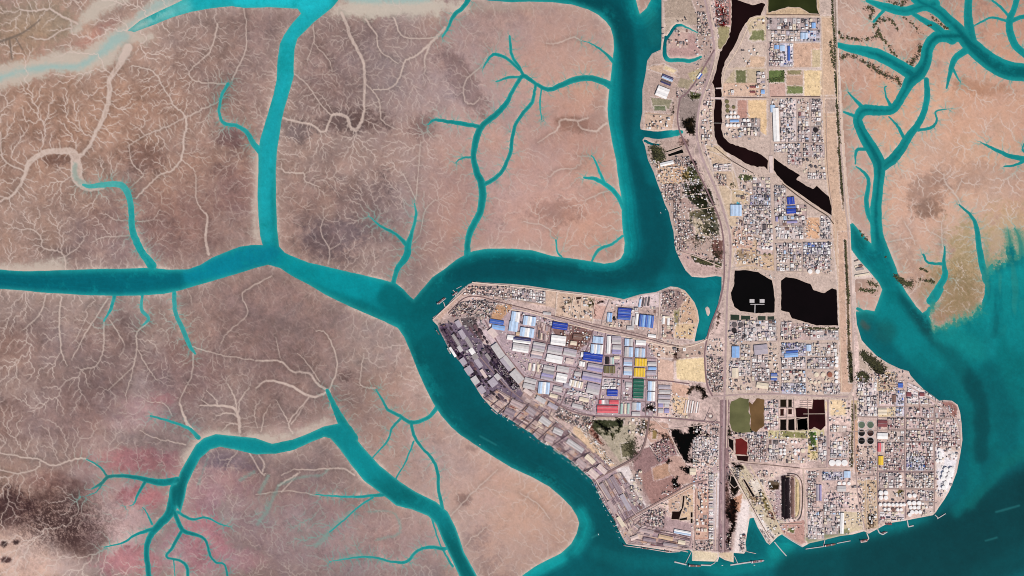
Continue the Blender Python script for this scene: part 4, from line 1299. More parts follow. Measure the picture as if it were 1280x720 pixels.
#@@OBJECTS
# ------------------------------------------------------------------ what already stands where (half map units)
OCC = np.zeros((NY * 2, NX * 2), bool)
def occ(x, y):
    j, i = int((y - Y0) * 2), int((x - X0) * 2)
    return OCC[j, i] if 0 <= j < NY * 2 and 0 <= i < NX * 2 else True
def mark(q, grow=0.0):
    L1 = max(math.dist(q[0], q[1]), math.dist(q[3], q[2])); L2 = max(math.dist(q[0], q[3]), math.dist(q[1], q[2]))
    n1, n2_ = int(L1 / .35) + 2, int(L2 / .35) + 2; g1, g2 = grow / max(L1, .1), grow / max(L2, .1)
    for u in np.linspace(-g1, 1 + g1, n1):
        for v in np.linspace(-g2, 1 + g2, n2_):
            x = (q[0][0] * (1 - u) + q[1][0] * u) * (1 - v) + (q[3][0] * (1 - u) + q[2][0] * u) * v
            y = (q[0][1] * (1 - u) + q[1][1] * u) * (1 - v) + (q[3][1] * (1 - u) + q[2][1] * u) * v
            j, i = int((y - Y0) * 2), int((x - X0) * 2)
            if 0 <= j < NY * 2 and 0 <= i < NX * 2: OCC[j, i] = True
# ------------------------------------------------------------------ ponds, canal, lagoons
def sheet(name, pts, z, m):
    b = MB(); pts = [(wx(p[0]), wy(p[1])) for p in pts]
    b.add([(x, y, z) for x, y in pts], [list(range(len(pts)))], m)
    o = b.build(name)
    if o.data.polygons[0].normal.z < 0: o.data.flip_normals()
    return structure(o)
RIB_Z = [4.45]
def ribbon(name, pts, width, m, z=None, close=False, b=None, n=4, sm=True):
    q = smooth([(p[0], p[1], 0) for p in pts], n) if (sm and len(pts) > 2) else [np.array((p[0], p[1], 0.0)) for p in pts]
    if close: q = q + [q[0]]
    if z is None: RIB_Z[0] += 0.06; z = RIB_Z[0]
    own = b is None
    if own: b = MB()
    for p_, q_ in zip(q[:-1], q[1:]):
        d_ = q_ - p_; L_ = math.hypot(d_[0], d_[1]) or 1; ox, oy = -d_[1] / L_ * (width / 2 + .2), d_[0] / L_ * (width / 2 + .2)
        mark([(p_[0] + ox, p_[1] + oy), (q_[0] + ox, q_[1] + oy), (q_[0] - ox, q_[1] - oy), (p_[0] - ox, p_[1] - oy)])
    vs = []; 
    for i, p in enumerate(q):
        a = q[max(i - 1, 0)]; c = q[min(i + 1, len(q) - 1)]
        if close and (i == 0 or i == len(q) - 1): a = q[-2]; c = q[1]
        d = c - a; L = math.hypot(d[0], d[1]) or 1
        nx_, ny_ = -d[1] / L * width / 2, d[0] / L * width / 2
        vs += [(wx(p[0] + nx_), wy(p[1] + ny_), z), (wx(p[0] - nx_), wy(p[1] - ny_), z)]
    b.add(vs, [[2 * i, 2 * i + 1, 2 * i + 3, 2 * i + 2] for i in range(len(q) - 1)], m)
    if own: return structure(b.build(name))
RIM = mat((205, 180, 164), 0.95, 0.15, 0.02)
rndp = random.Random(5)
def rough(pts, amp=0.7, step=5.0, seed=1):
    r = random.Random(seed); out = []
    for i in range(len(pts)):
        a, b = pts[i], pts[(i + 1) % len(pts)]
        L = math.hypot(b[0] - a[0], b[1] - a[1]); n = max(int(L / step), 1)
        for k in range(n):
            t = k / n; out.append((a[0] + (b[0] - a[0]) * t + r.uniform(-amp, amp), a[1] + (b[1] - a[1]) * t + r.uniform(-amp, amp)))
    return out
BLACK = (16, 6, 7); OX = (40, 12, 14)
PONDS = """
canal|913,-60 914,0 914,30 911,46 900,65 896,82 890,103 893,112 893,125 892,150 893,168 896,180 905,188 920,197 935,206 946,209 955,209 960,213 960,200 952,193 940,188 926,183 913,179 905,172 902,160 903,140 902,122 902,100 903,88 908,75 917,60 924,44 930,32 938,22 951,19 957,6 952,3 940,6 930,3 922,0 922,-60|24,8,9|1.0
canal|967,197 980,206 1000,219 996,224 1005,230 1016,236 1021,232 1030,240 1040,249 1040,270 1034,266 1020,257 1000,244 982,231 971,219 967,212|14,5,6|0.5
pond|918,338 932,337 948,340 956,345 965,350 967,360 969,375 968,391 945,392 925,389 918,384 914,374 913,366 917,357|6,4,5|0.5
pond|976,351 982,346 996,348 1006,352 1013,355 1017,362 1023,364 1030,366 1040,360 1046,362 1048,407 1020,407 1010,404 1003,402 990,398 986,391 976,388|10,4,6|0.5
pond|913,393 924,393.5 924,400 913,400|50,60,48|0.2
pond|926,394 938,394.5 938,400 926,400|46,56,46|0.2
pond|947,395 957,395 957,400 947,400|54,62,52|0.2
pond|959,395 968,395 968,400 959,400|50,58,50|0.2
pond|928,599 931,599 944,620 941,622|18,12,10|0.2
pond|914,594 920,598 924,606 918,610 912,604|20,16,14|0.3
pond|914,502 925,497 936,499 936,515 938,520 937,530 940,540 925,541 915,538 912,528 912,510|104,102,68|0.6
pond|936,502 940,505 946,498 955,499 955,532 945,540 938,538 938,520|112,84,54|0.7
lagoon|975,499 983,499 983,509 975,509|30,22,12|0.1
lagoon|985,499 990,499 990,509 985,509|28,20,12|0.1
lagoon|975,511 980,511 980,520 975,520|52,22,16|0.1
lagoon|985,511 990,511 990,518 985,518|52,26,22|0.1
lagoon|994,510 1000,509 1015,511 1016,499 1031,499 1032,532 1026,538 1018,534 1014,537 1000,538 995,537 995,522|44,10,14|0.4
lagoon|975,524 983,524 983,538 975,538|14,8,6|0.3
lagoon|985,524 994,523 994,538 985,538|12,6,6|0.3
lagoon|996,524 1009,522 1010,537 997,538|14,6,7|0.3
pond|910,547 917,550 917,565 911,558|14,8,8|0.4
lagoon|919,549 926,547 935,553 934,569 919,568|96,30,28|0.7
pond|920,569 936,570 935,578 922,575|34,12,12|0.5
pond|739,640 739,640 740,641|20,12,8|0.2
pond|840,639 849,639 852,635 853,620 856,619 855,632 852,640 849,650 839,649|26,14,10|0.4
pond|849,648 859,646 859,650 850,651|28,18,10|0.4
pond|863,640 866,640 866,647 863,647|22,12,8|0.2
pond|863,648 866,648 866,654 863,654|20,12,8|0.2
pond|834,193 853,186 855,191 836,196|10,8,8|0.2
pond|832,189 852,182 853,184 833,191|34,30,26|0.2
pond|961,-60 1022,-60 1021,8 1024,18 1012,17 1000,10 985,9 972,13 960,16|44,48,22|0.6
pond|720,371 727,371 726,374 720,375|50,32,26|0.3
pond|762,464 762,459 767,459 767,464|30,22,18|0.15
pond|766,399 766,395 769,395 769,399|26,22,22|0.15
pond|848,490 848,490 849,491|30,20,20|0.2
pond|914,249 925,248 926,262 914,264|0,0,0|0
pond|921,252 925,254 924,258 920,257|74,160,176|0.2
"""
for ln in PONDS.strip().split('\n'):
    nm, pts, c, amp = ln.split('|'); pp = PT(pts)
    if len(pp) < 4 or float(amp) == 0: continue
    c = tuple(int(v) for v in c.split(','))
    pr = rough(pp, float(amp) * 0.6, 3.0, len(pp) * 7 + int(pp[0][0]))
    if float(amp) > 0.45:
        pr = [(p[0], p[1]) for p in smooth([(p[0], p[1], 0) for p in pr[-2:] + pr + pr[:2]], 3)[6:-6]]
    ii = poly_inside(pp); OCC |= np.repeat(np.repeat(ii, 2, 0), 2, 1)
    sheet(nm, pr, 4.22, mat(c, 0.6, 0.3, 0.004, spec=0.04))
    if max(c) < 60 or nm == 'lagoon': ribbon("embankment", pr, 0.7, RIM, 4.36, True, n=1, sm=False)
# coal and slag heap basin
def blob_pts(x, y, rx, ry, n=28, amp=0.05, seed=1):
    r = random.Random(seed)
    return [(x + rx * (1 + r.uniform(-amp, amp)) * math.cos(t), y + ry * (1 + r.uniform(-amp, amp)) * math.sin(t)) for t in [2 * math.pi * i / n for i in range(n)]]

# ------------------------------------------------------------------ roads and railways
ASPH = (150, 124, 124); PALR = (196, 172, 162); DARK = (104, 84, 82); DUST = (212, 186, 168); MID = (172, 148, 144)
ROADS = """
highway|2.4|176,150,148|880,-60 880,-10 884,12 889,35 892,52 893,64 890,78 886,95 880,112 875,128 872,148 871,166 873,182 878,198 886,217 894,235 901,253 906,270 911,287 913,302 913,322 911,345 909,370 908,400 907,440 906,480 905,520 904,560 904,600 904,640 904,690
highway|1.2|212,188,170|884,-60 888,10 893,35 896,52 896,62 893,80 888,97 882,115 877,130 874,150 873,166 876,182 881,198 889,216 898,236 904,254 909,270 913,287 915,302 915,322 913,345 911,370 911,400 910,440 909,480 909,520 908,560
railway|1.9|132,104,106|893,62 880,84 868,104 858,117 851,122 848,135 847,150 850,165 856,178 861,190 869,208 880,230 889,250 898,270 903,290 905,312 905,348 901,372 895,390 889,405 885,419 881,440 882,468 885,484 891,496
road|0.8|206,182,166|872,176 868,190 876,208 884,224 892,244 900,264
road|1.6|140,112,112|901,500 901,530 900,560 900,600 899,640 899,690
road|1.2|120,96,98|907,500 907,540 906,580 906,630 906,690
road|1.0|206,178,164|896,600 895,640 894,688
road|1.6|190,166,156|958,-20 957,20 960,60 960,85 961,110 963,150 963,195
road|1.8|196,172,160|963,195 964,230 966,260 967,290 968,320 970,352 971,380 973,402 974,430 975,460 976,490
dike_road|2.2|188,164,154|1042,-60 1042,0 1044,60 1047,100 1049,150 1052,200 1057,260 1060,285 1062,330 1064,370 1066,420 1067,450 1067,480 1063,492 1058,496
road|1.0|218,190,166|1027,20 1028,60 1029,120 1031,180 1035,235 1042,270 1045,300 1048,360 1050,420 1052,490
road|1.3|218,192,170|957,20 975,20 1010,20 1042,22
road|1.0|108,82,76|958,18.5 990,18.5 1025,18.8
road|1.4|198,172,156|888,122 930,122.5 960,122 1000,121 1047,122
road|0.9|96,72,68|908,121.4 958,122.4
road|0.9|96,72,68|964,121 1025,120.6
road|1.0|216,190,168|906,86 930,86 958,86
road|1.0|220,194,168|1030,146 1050,145
road|1.2|222,196,174|903,120 904,100 908,84 922,62 932,40 940,24 952,20 957,20
road|1.2|198,176,164|912,336 940,332 960,340 968,344
road|1.0|208,184,168|972,302 1000,301 1040,300
road|1.0|208,184,168|970,342 1000,340 1040,345
road|1.0|190,166,156|1012,125 1013,150 1014,200
road|0.8|190,166,156|996,125 996,178
road|0.8|190,166,156|1003,302 1003,345
road|1.4|210,186,170|975,426 1000,426 1048,426
road|1.1|200,176,164|940,428 972,428
road|1.8|182,156,152|890,496 930,493 980,493 1020,495 1060,496
road|1.0|200,176,164|1008,446 1008,490
road|0.9|200,176,164|976,445 1042,446
road|0.9|200,176,164|976,462 1044,462
road|2.2|176,150,146|1035,500 1035,540 1034,585
road|1.6|206,178,164|912,577 940,578 970,582 1003,586 1040,585 1066,585
road|0.9|112,88,82|925,578 960,581 1000,585
road|1.6|200,176,160|1004,586 1006,620 1007,660 1006,676
road|1.3|210,186,158|937,582 950,604 962,630 974,660 980,668
road|1.6|222,200,186|911,580 922,604 936,628 950,654 966,676
road|0.8|96,76,70|913,586 925,606 938,630 952,655 962,672
road|1.2|178,152,146|1067,496 1068,540 1070,590 1074,630 1082,662
road|1.3|156,130,128|1131,496 1131,530 1131,580 1132,620 1132,648
road|1.2|156,130,128|1097,520 1097,560 1097,610 1098,655
road|1.1|162,138,132|1168,505 1168,560 1168,610 1168,640
road|1.0|170,146,138|1070,521 1100,522 1131,522 1190,524
road|0.9|160,136,130|1131,552 1168,552
road|1.2|140,114,116|1097,589 1131,590 1168,590
road|0.9|176,152,142|1068,594 1097,595
road|1.0|170,146,138|1097,611 1168,612
road|0.9|176,152,142|1132,626 1168,627
road|0.9|176,152,142|1060,540 1100,538 1165,536
road|0.9|176,152,142|1098,508 1131,508 1168,508
road|1.1|190,164,152|1132,480 1160,497 1185,515 1198,530 1201,560
road|1.0|206,182,164|1083,600 1083,640 1084,664
road|1.4|224,198,178|638,387 660,390 700,402 745,413 800,425 830,432 855,434 872,430 884,424
railway|1.0|118,92,90|560,392 580,373 600,371 622,377 650,384 700,397 745,409 800,421 830,429 845,432
railway|0.8|150,122,118|700,395 745,406 800,418 830,427
road|1.6|138,110,112|606,400 616,418 630,440 646,460 664,480 690,500 715,514 745,520 800,521 840,523 872,526 900,528
road|1.0|146,118,118|640,418 665,424 690,430 730,440 756,446
road|1.1|140,112,114|757,416 754,450 752,480 746,518
road|1.1|140,112,114|779,424 778,460 775,518
road|0.9|140,112,114|792,428 791,470 790,520
road|0.9|150,122,122|808,430 808,470 807,520
road|1.1|140,112,114|692,400 684,430 668,470 662,482
road|1.0|140,112,114|742,412 732,440 718,466 700,508
road|0.9|146,118,118|673,406 668,430 660,446
road|1.0|146,118,118|755,445 790,446 822,449
road|1.2|130,100,102|753,471 790,474 830,476 862,480
road|0.9|146,118,118|752,499 790,501 808,502
road|0.8|146,118,118|822,449 822,478 822,520
road|0.9|150,122,122|664,446 690,454 720,460
road|0.9|150,122,122|660,470 690,478 712,486
road|1.2|150,124,122|600,446 630,480 660,505 700,535 735,562 765,588
road|1.0|120,94,98|604,496 640,520 680,545 712,568 738,592 760,626 785,664
road|0.9|120,94,98|640,490 632,522
road|0.9|150,124,122|690,512 676,546
road|2.4|134,108,104|812,521 809,540 805,556 797,570 780,580 765,588 750,596 741,601
road|1.0|206,180,168|815,521 824,530 834,536 870,532 886,528
road|0.9|214,190,178|834,536 842,552 850,568 856,578
railway|1.6|150,122,116|775,656 790,646 815,632 840,618 862,606 884,600
railway|0.8|226,204,192|790,650 815,636 842,621 866,608
road|0.8|178,150,142|870,612 870,640 868,686
road|1.2|214,190,176|745,600 770,640 790,668
road|1.0|190,164,158|760,592 785,630 800,650
road|1.0|206,182,176|785,680 830,684 860,690
road|0.7|222,200,182|696,366 694,395
road|0.8|222,200,182|717,370 713,397
road|0.8|222,200,182|728,370 724,400
road|0.8|222,200,182|744,372 740,405
road|1.3|226,202,184|590,353 640,358 700,365 745,371 765,374
road|1.0|222,198,182|825,366 824,390 822,424
road|1.0|170,146,140|762,374 754,396 752,406
road|1.2|222,196,184|541,400 560,382 585,360
road|0.9|214,188,172|975,655 1003,655
dike_road|0.9|214,192,178|890,190 910,200 928,210 945,220 955,232
railway|0.8|80,62,56|893,184 912,199 930,210 942,217
railway|1.2|84,70,58|978,230 1000,247 1018,260 1034,270 1042,280
road|0.7|216,192,170|976,227 1000,243 1018,256 1036,269
road|0.8|196,172,160|1003,178 1003,200
road|0.8|200,176,164|968,178 1000,178 1030,180
road|1.0|196,166,148|1033,125 1034,200 1040,260
road|1.1|216,190,160|1046,60 1047,130
road|0.8|186,160,150|1100,480 1130,482
road|0.7|160,120,112|1148,490 1150,520
road|0.9|196,172,156|836,98 846,106 852,118
road|0.8|206,182,160|806,143 840,145
road|1.0|206,180,164|846,314 868,320 888,328 903,334
road|0.9|206,182,160|868,262 885,260 896,256
"""
for ln in ROADS.strip().split('\n'):
    nm, wd, c, pts = ln.split('|'); c = tuple(int(v) for v in c.split(','))
    ribbon(nm, PT(pts), float(wd), mat(c, 0.95, 0.16, 0.012))
COAST = PT("604,497 622,516 640,526 655,536 672,549 688,557 714,576 728,589 741,600"); INL = PT("622,485 645,496 662,502 680,512 696,526 712,540 738,564 752,578 768,588")
for k_, t_ in enumerate((.14, .36, .58, .84)):
    ribbon("railway", [(a_[0] * (1 - t_) + b2[0] * t_, a_[1] * (1 - t_) + b2[1] * t_) for a_, b2 in zip(COAST, INL)], (.45, .6, .4, .7, .4, .55, .6)[k_], mat(((132, 108, 112), (196, 172, 166), (104, 84, 88))[k_ % 3]))
for (a_, b2, a3, b3) in zip(COAST[:-1], INL[:-1], COAST[1:], INL[1:]):
    for t_ in (0.05, .55):
        p_ = (a_[0] * (1 - t_) + a3[0] * t_, a_[1] * (1 - t_) + a3[1] * t_); q_ = (b2[0] * (1 - t_) + b3[0] * t_, b2[1] * (1 - t_) + b3[1] * t_)
        e_ = .45 if t_ > .3 else .95; ribbon("road", [p_, (p_[0] + (q_[0] - p_[0]) * e_, p_[1] + (q_[1] - p_[1]) * e_)], .75, mat((88, 68, 74)), sm=False)
for t_ in (.12, .3, .46, .62, .8):
    ribbon("railway", [(742 + 24 * t_, 606 - 12 * t_), (772 + 20 * t_, 656 - 14 * t_), (777 + 20 * t_, 668 - 14 * t_)], .5, mat(((104, 84, 88), (206, 184, 176))[int(t_ * 10) % 2]))
for t_ in (.2, .5, .8):
    ribbon("railway", [(786 + 14 * t_, 678 - 22 * t_), (824 + 6 * t_, 684 - 22 * t_), (860 + 3 * t_, 688 - 18 * t_)], .5, mat(((104, 84, 88), (206, 184, 176))[int(t_ * 10) % 2]))
# ring road loops south-west of the black ponds
QW = []
qr = random.Random(31)
for (a_, b2, a3, b3) in zip(COAST[:-1], INL[:-1], COAST[1:], INL[1:]):
    an = math.degrees(math.atan2(a3[1] - a_[1], a3[0] - a_[0])); L_ = math.dist(a_, a3)
    for d_, hh in ((.25, .62), (.70, .5)):
        if qr.random() < .22: continue
        u_ = .5 + qr.uniform(-.06, .06); p_ = [a_[k] * (1 - u_) + a3[k] * u_ for k in (0, 1)]; q_ = [b2[k] * (1 - u_) + b3[k] * u_ for k in (0, 1)]
        dep_ = math.dist(p_, q_)
        QW.append((p_[0] + (q_[0] - p_[0]) * d_, p_[1] + (q_[1] - p_[1]) * d_, L_ * qr.uniform(.62, .8), dep_ * .36 * hh * 1.3, an + qr.uniform(-3, 3), qr.choice(['dusty pink', 'dusty grey', 'tan', 'dusty mauve', 'pale pink', 'cream', 'pale grey', 'brown'])))
for (x_, y_, w2, h2, an, c_) in ((757, 614, 22, 5, 58, 'dusty grey'), (770, 606, 24, 6, 60, 'dusty mauve'), (765, 634, 18, 5, 58, 'dusty pink'), (782, 628, 22, 6, 60, 'lilac grey'), (776, 652, 14, 5, 58, 'cream'), (808, 664, 18, 5, 12, 'dusty pink'), (832, 672, 18, 5, 12, 'tan'), (812, 675, 16, 4.5, 10, 'dusty mauve'), (838, 681, 18, 4, 9, 'dusty grey'), (793, 672, 10, 5, -20, 'pale pink'), (852, 678, 9, 5, 10, 'cream')):
    QW.append((x_, y_, w2, h2, an, c_))
ribbon("roundabout", [(881, 526), (888, 509), (897, 525), (889, 530)], 1.0, mat((186, 160, 156)), None, True, n=4, sm=False)
ribbon("roundabout", blob_pts(888, 520, 3.2, 3.2, 16, 0.0), 0.8, mat((150, 126, 122)), None, True, sm=False)
sheet("traffic_island", blob_pts(888, 520, 1.7, 1.7, 12, 0.1), 4.4, mat((226, 214, 204)))
# oval rail loop with its stockyard
ov = [(1001, 640)] + [(1003 - 12 + 12 * math.cos(t), 603 + 9 * math.sin(t)) for t in np.linspace(0, -math.pi * 0.8, 8)]
ribbon("railway", [(997, 651), (1001, 645), (1003, 632), (1003, 608), (1000, 598), (994, 593), (984, 592)], 0.9, mat((92, 74, 62)))
ribbon("railway", [(994, 649), (998, 644), (1000, 632), (1000, 608), (997, 600), (991, 596), (982, 596)], 0.9, mat((198, 172, 150)))

# ------------------------------------------------------------------ builders
CNAME = {}
def cm(key):
    rgb = PAL[key]; return mat(rgb, 0.8, 0.10, 0.03, name=key.replace(' ', '_') + '_paint')
PAL = {'white': (240, 234, 230), 'cream': (226, 208, 184), 'pale pink': (218, 194, 186), 'lilac grey': (176, 164, 172), 'pale grey': (196, 188, 186), 'grey': (158, 148, 146),
       'dark grey': (98, 88, 88), 'brown': (128, 98, 88), 'maroon': (132, 74, 76), 'blue': (72, 104, 178), 'royal blue': (42, 68, 164), 'pale blue': (186, 206, 230),
       'sky blue': (140, 176, 222), 'red': (214, 96, 104), 'yellow': (232, 190, 60), 'green': (36, 98, 80), 'olive': (112, 102, 68), 'navy': (62, 60, 104), 'tan': (206, 174, 142),
       'black': (40, 32, 34), 'violet': (158, 148, 186), 'mint': (176, 200, 190), 'rust': (150, 92, 74), 'dusty pink': (184, 160, 158), 'dusty grey': (166, 148, 150), 'dusty mauve': (150, 130, 136)}
WALLM = mat((170, 156, 150), 0.9, 0.1, 0.03, name='wall_sheet')
ORD = ['westmost'] + [w_ + ' from the west' for w_ in ('second third fourth fifth sixth seventh eighth ninth tenth eleventh twelfth thirteenth fourteenth fifteenth').split()]

def L2W(cx, cy, rot):
    c, s = math.cos(math.radians(rot)), math.sin(math.radians(rot))
    return lambda u, v: (wx(cx + u * c - v * s), wy(cy + u * s + v * c))
def warehouse(cx, cy, w_, h_, rot, bays, ax, colr, where, hgt=11, kind='warehouse', gable=None, second=None):
    """bays run across; ax 'x' puts the ridges along the long side seen left-right, 'y' up-down"""
    T = L2W(cx, cy, rot); X, Y = wx(cx), wy(cy)
    root = empty('warehouse', (X, Y, GZ))
    loc = lambda u, v: (T(u, v)[0] - X, T(u, v)[1] - Y)
    a, b_ = w_ / 2, h_ / 2
    c_, s_r = math.cos(math.radians(rot)), math.sin(math.radians(rot)); mark([(cx + u * c_ - v * s_r, cy + u * s_r + v * c_) for u, v in ((-a, -b_), (a, -b_), (a, b_), (-a, b_))], .4)
    m = MB(); m.prism([loc(-a, -b_), loc(a, -b_), loc(a, b_), loc(-a, b_)], 0, hgt, WALLM); m.build('wall', root)
    rf = MB(); span = (h_ if ax == 'x' else w_) / bays; g = gable if gable else min(span * PX * 0.13, 5.5)
    ov = 0.06
    rm = cm(colr); rm2 = cm(second) if second else rm
    for i in range(bays):
        s0 = (-(b_ if ax == 'x' else a)) + i * span + (0.03 if i else -ov); s1 = s0 + span - (0.03 if i else -ov); sm_ = (s0 + s1) / 2
        e0, e1 = (-(a if ax == 'x' else b_)) - ov, (a if ax == 'x' else b_) + ov
        f = (lambda e, s: loc(e, s)) if ax == 'x' else (lambda e, s: loc(s, e))
        vs = [(*f(e0, s0), hgt), (*f(e1, s0), hgt), (*f(e1, sm_), hgt + g), (*f(e0, sm_), hgt + g), (*f(e1, s1), hgt), (*f(e0, s1), hgt)]
        rf.add(vs, [[0, 1, 2, 3], [3, 2, 4, 5], [1, 4, 2], [0, 3, 5]], rm if i % 2 == 0 else rm2)
    ro = rf.build('roof', root)
    if w_ * h_ > 60:
        for i in range(bays):
            sc = (-(b_ if ax == 'x' else a)) + (i + 0.5) * span
            e = (a if ax == 'x' else b_) * 0.9; q = 0.10
            f = (lambda e_, s: loc(e_, s)) if ax == 'x' else (lambda e_, s: loc(s, e_))
            rv = MB(); rv.prism([f(-e, sc - q), f(e, sc - q), f(e, sc + q), f(-e, sc + q)], hgt + g * 0.6, hgt + g + 1.2, cm('pale grey'))
            rv.build('ridge_vent', ro)
    area = w_ * h_
    size = 'large' if area > 190 else ('mid-sized' if area > 90 else 'small')
    tag(root, f"{size} {colr} roofed {kind} {where}", 'warehouse', f"warehouses {where}")
    return root

def tank(x, y, r, colr, where, hgt=14, roofc=None, kind='storage tank', nm='storage_tank'):
    mark([(x - r, y - r), (x + r, y - r), (x + r, y + r), (x - r, y + r)], .2)
    root = empty(nm, (wx(x), wy(y), GZ)); seg = 20 if r > 2 else 14; R = r * PX
    m = MB(); m.cyl(0, 0, R, 0, hgt, cm(colr), seg); m.build('shell', root)
    t = MB(); t.cone(0, 0, R * 1.01, hgt + 0.05, R * 0.06 + 0.4, cm(roofc or colr), seg)
    t.build('roof', root)
    if r > 1.7:
        s_ = MB(); n = 9
        for i in range(n):
            a0 = 0.5 + i * 0.16; q = [(R * k * math.cos(t_), R * k * math.sin(t_)) for k, t_ in ((1.0, a0), (1.06, a0), (1.06, a0 + .16), (1.0, a0 + .16))]
            s_.prism(q, (i + 0.5) / n * hgt - .6, (i + 1) / n * hgt, cm('grey'))
        s_.build('stair', root)
    size = 'large' if r >= 3 else ('mid-sized' if r >= 2.1 else 'small')
    tag(root, f"{size} {colr} {kind} {where}", 'tank', f"tanks {where}")
    return root
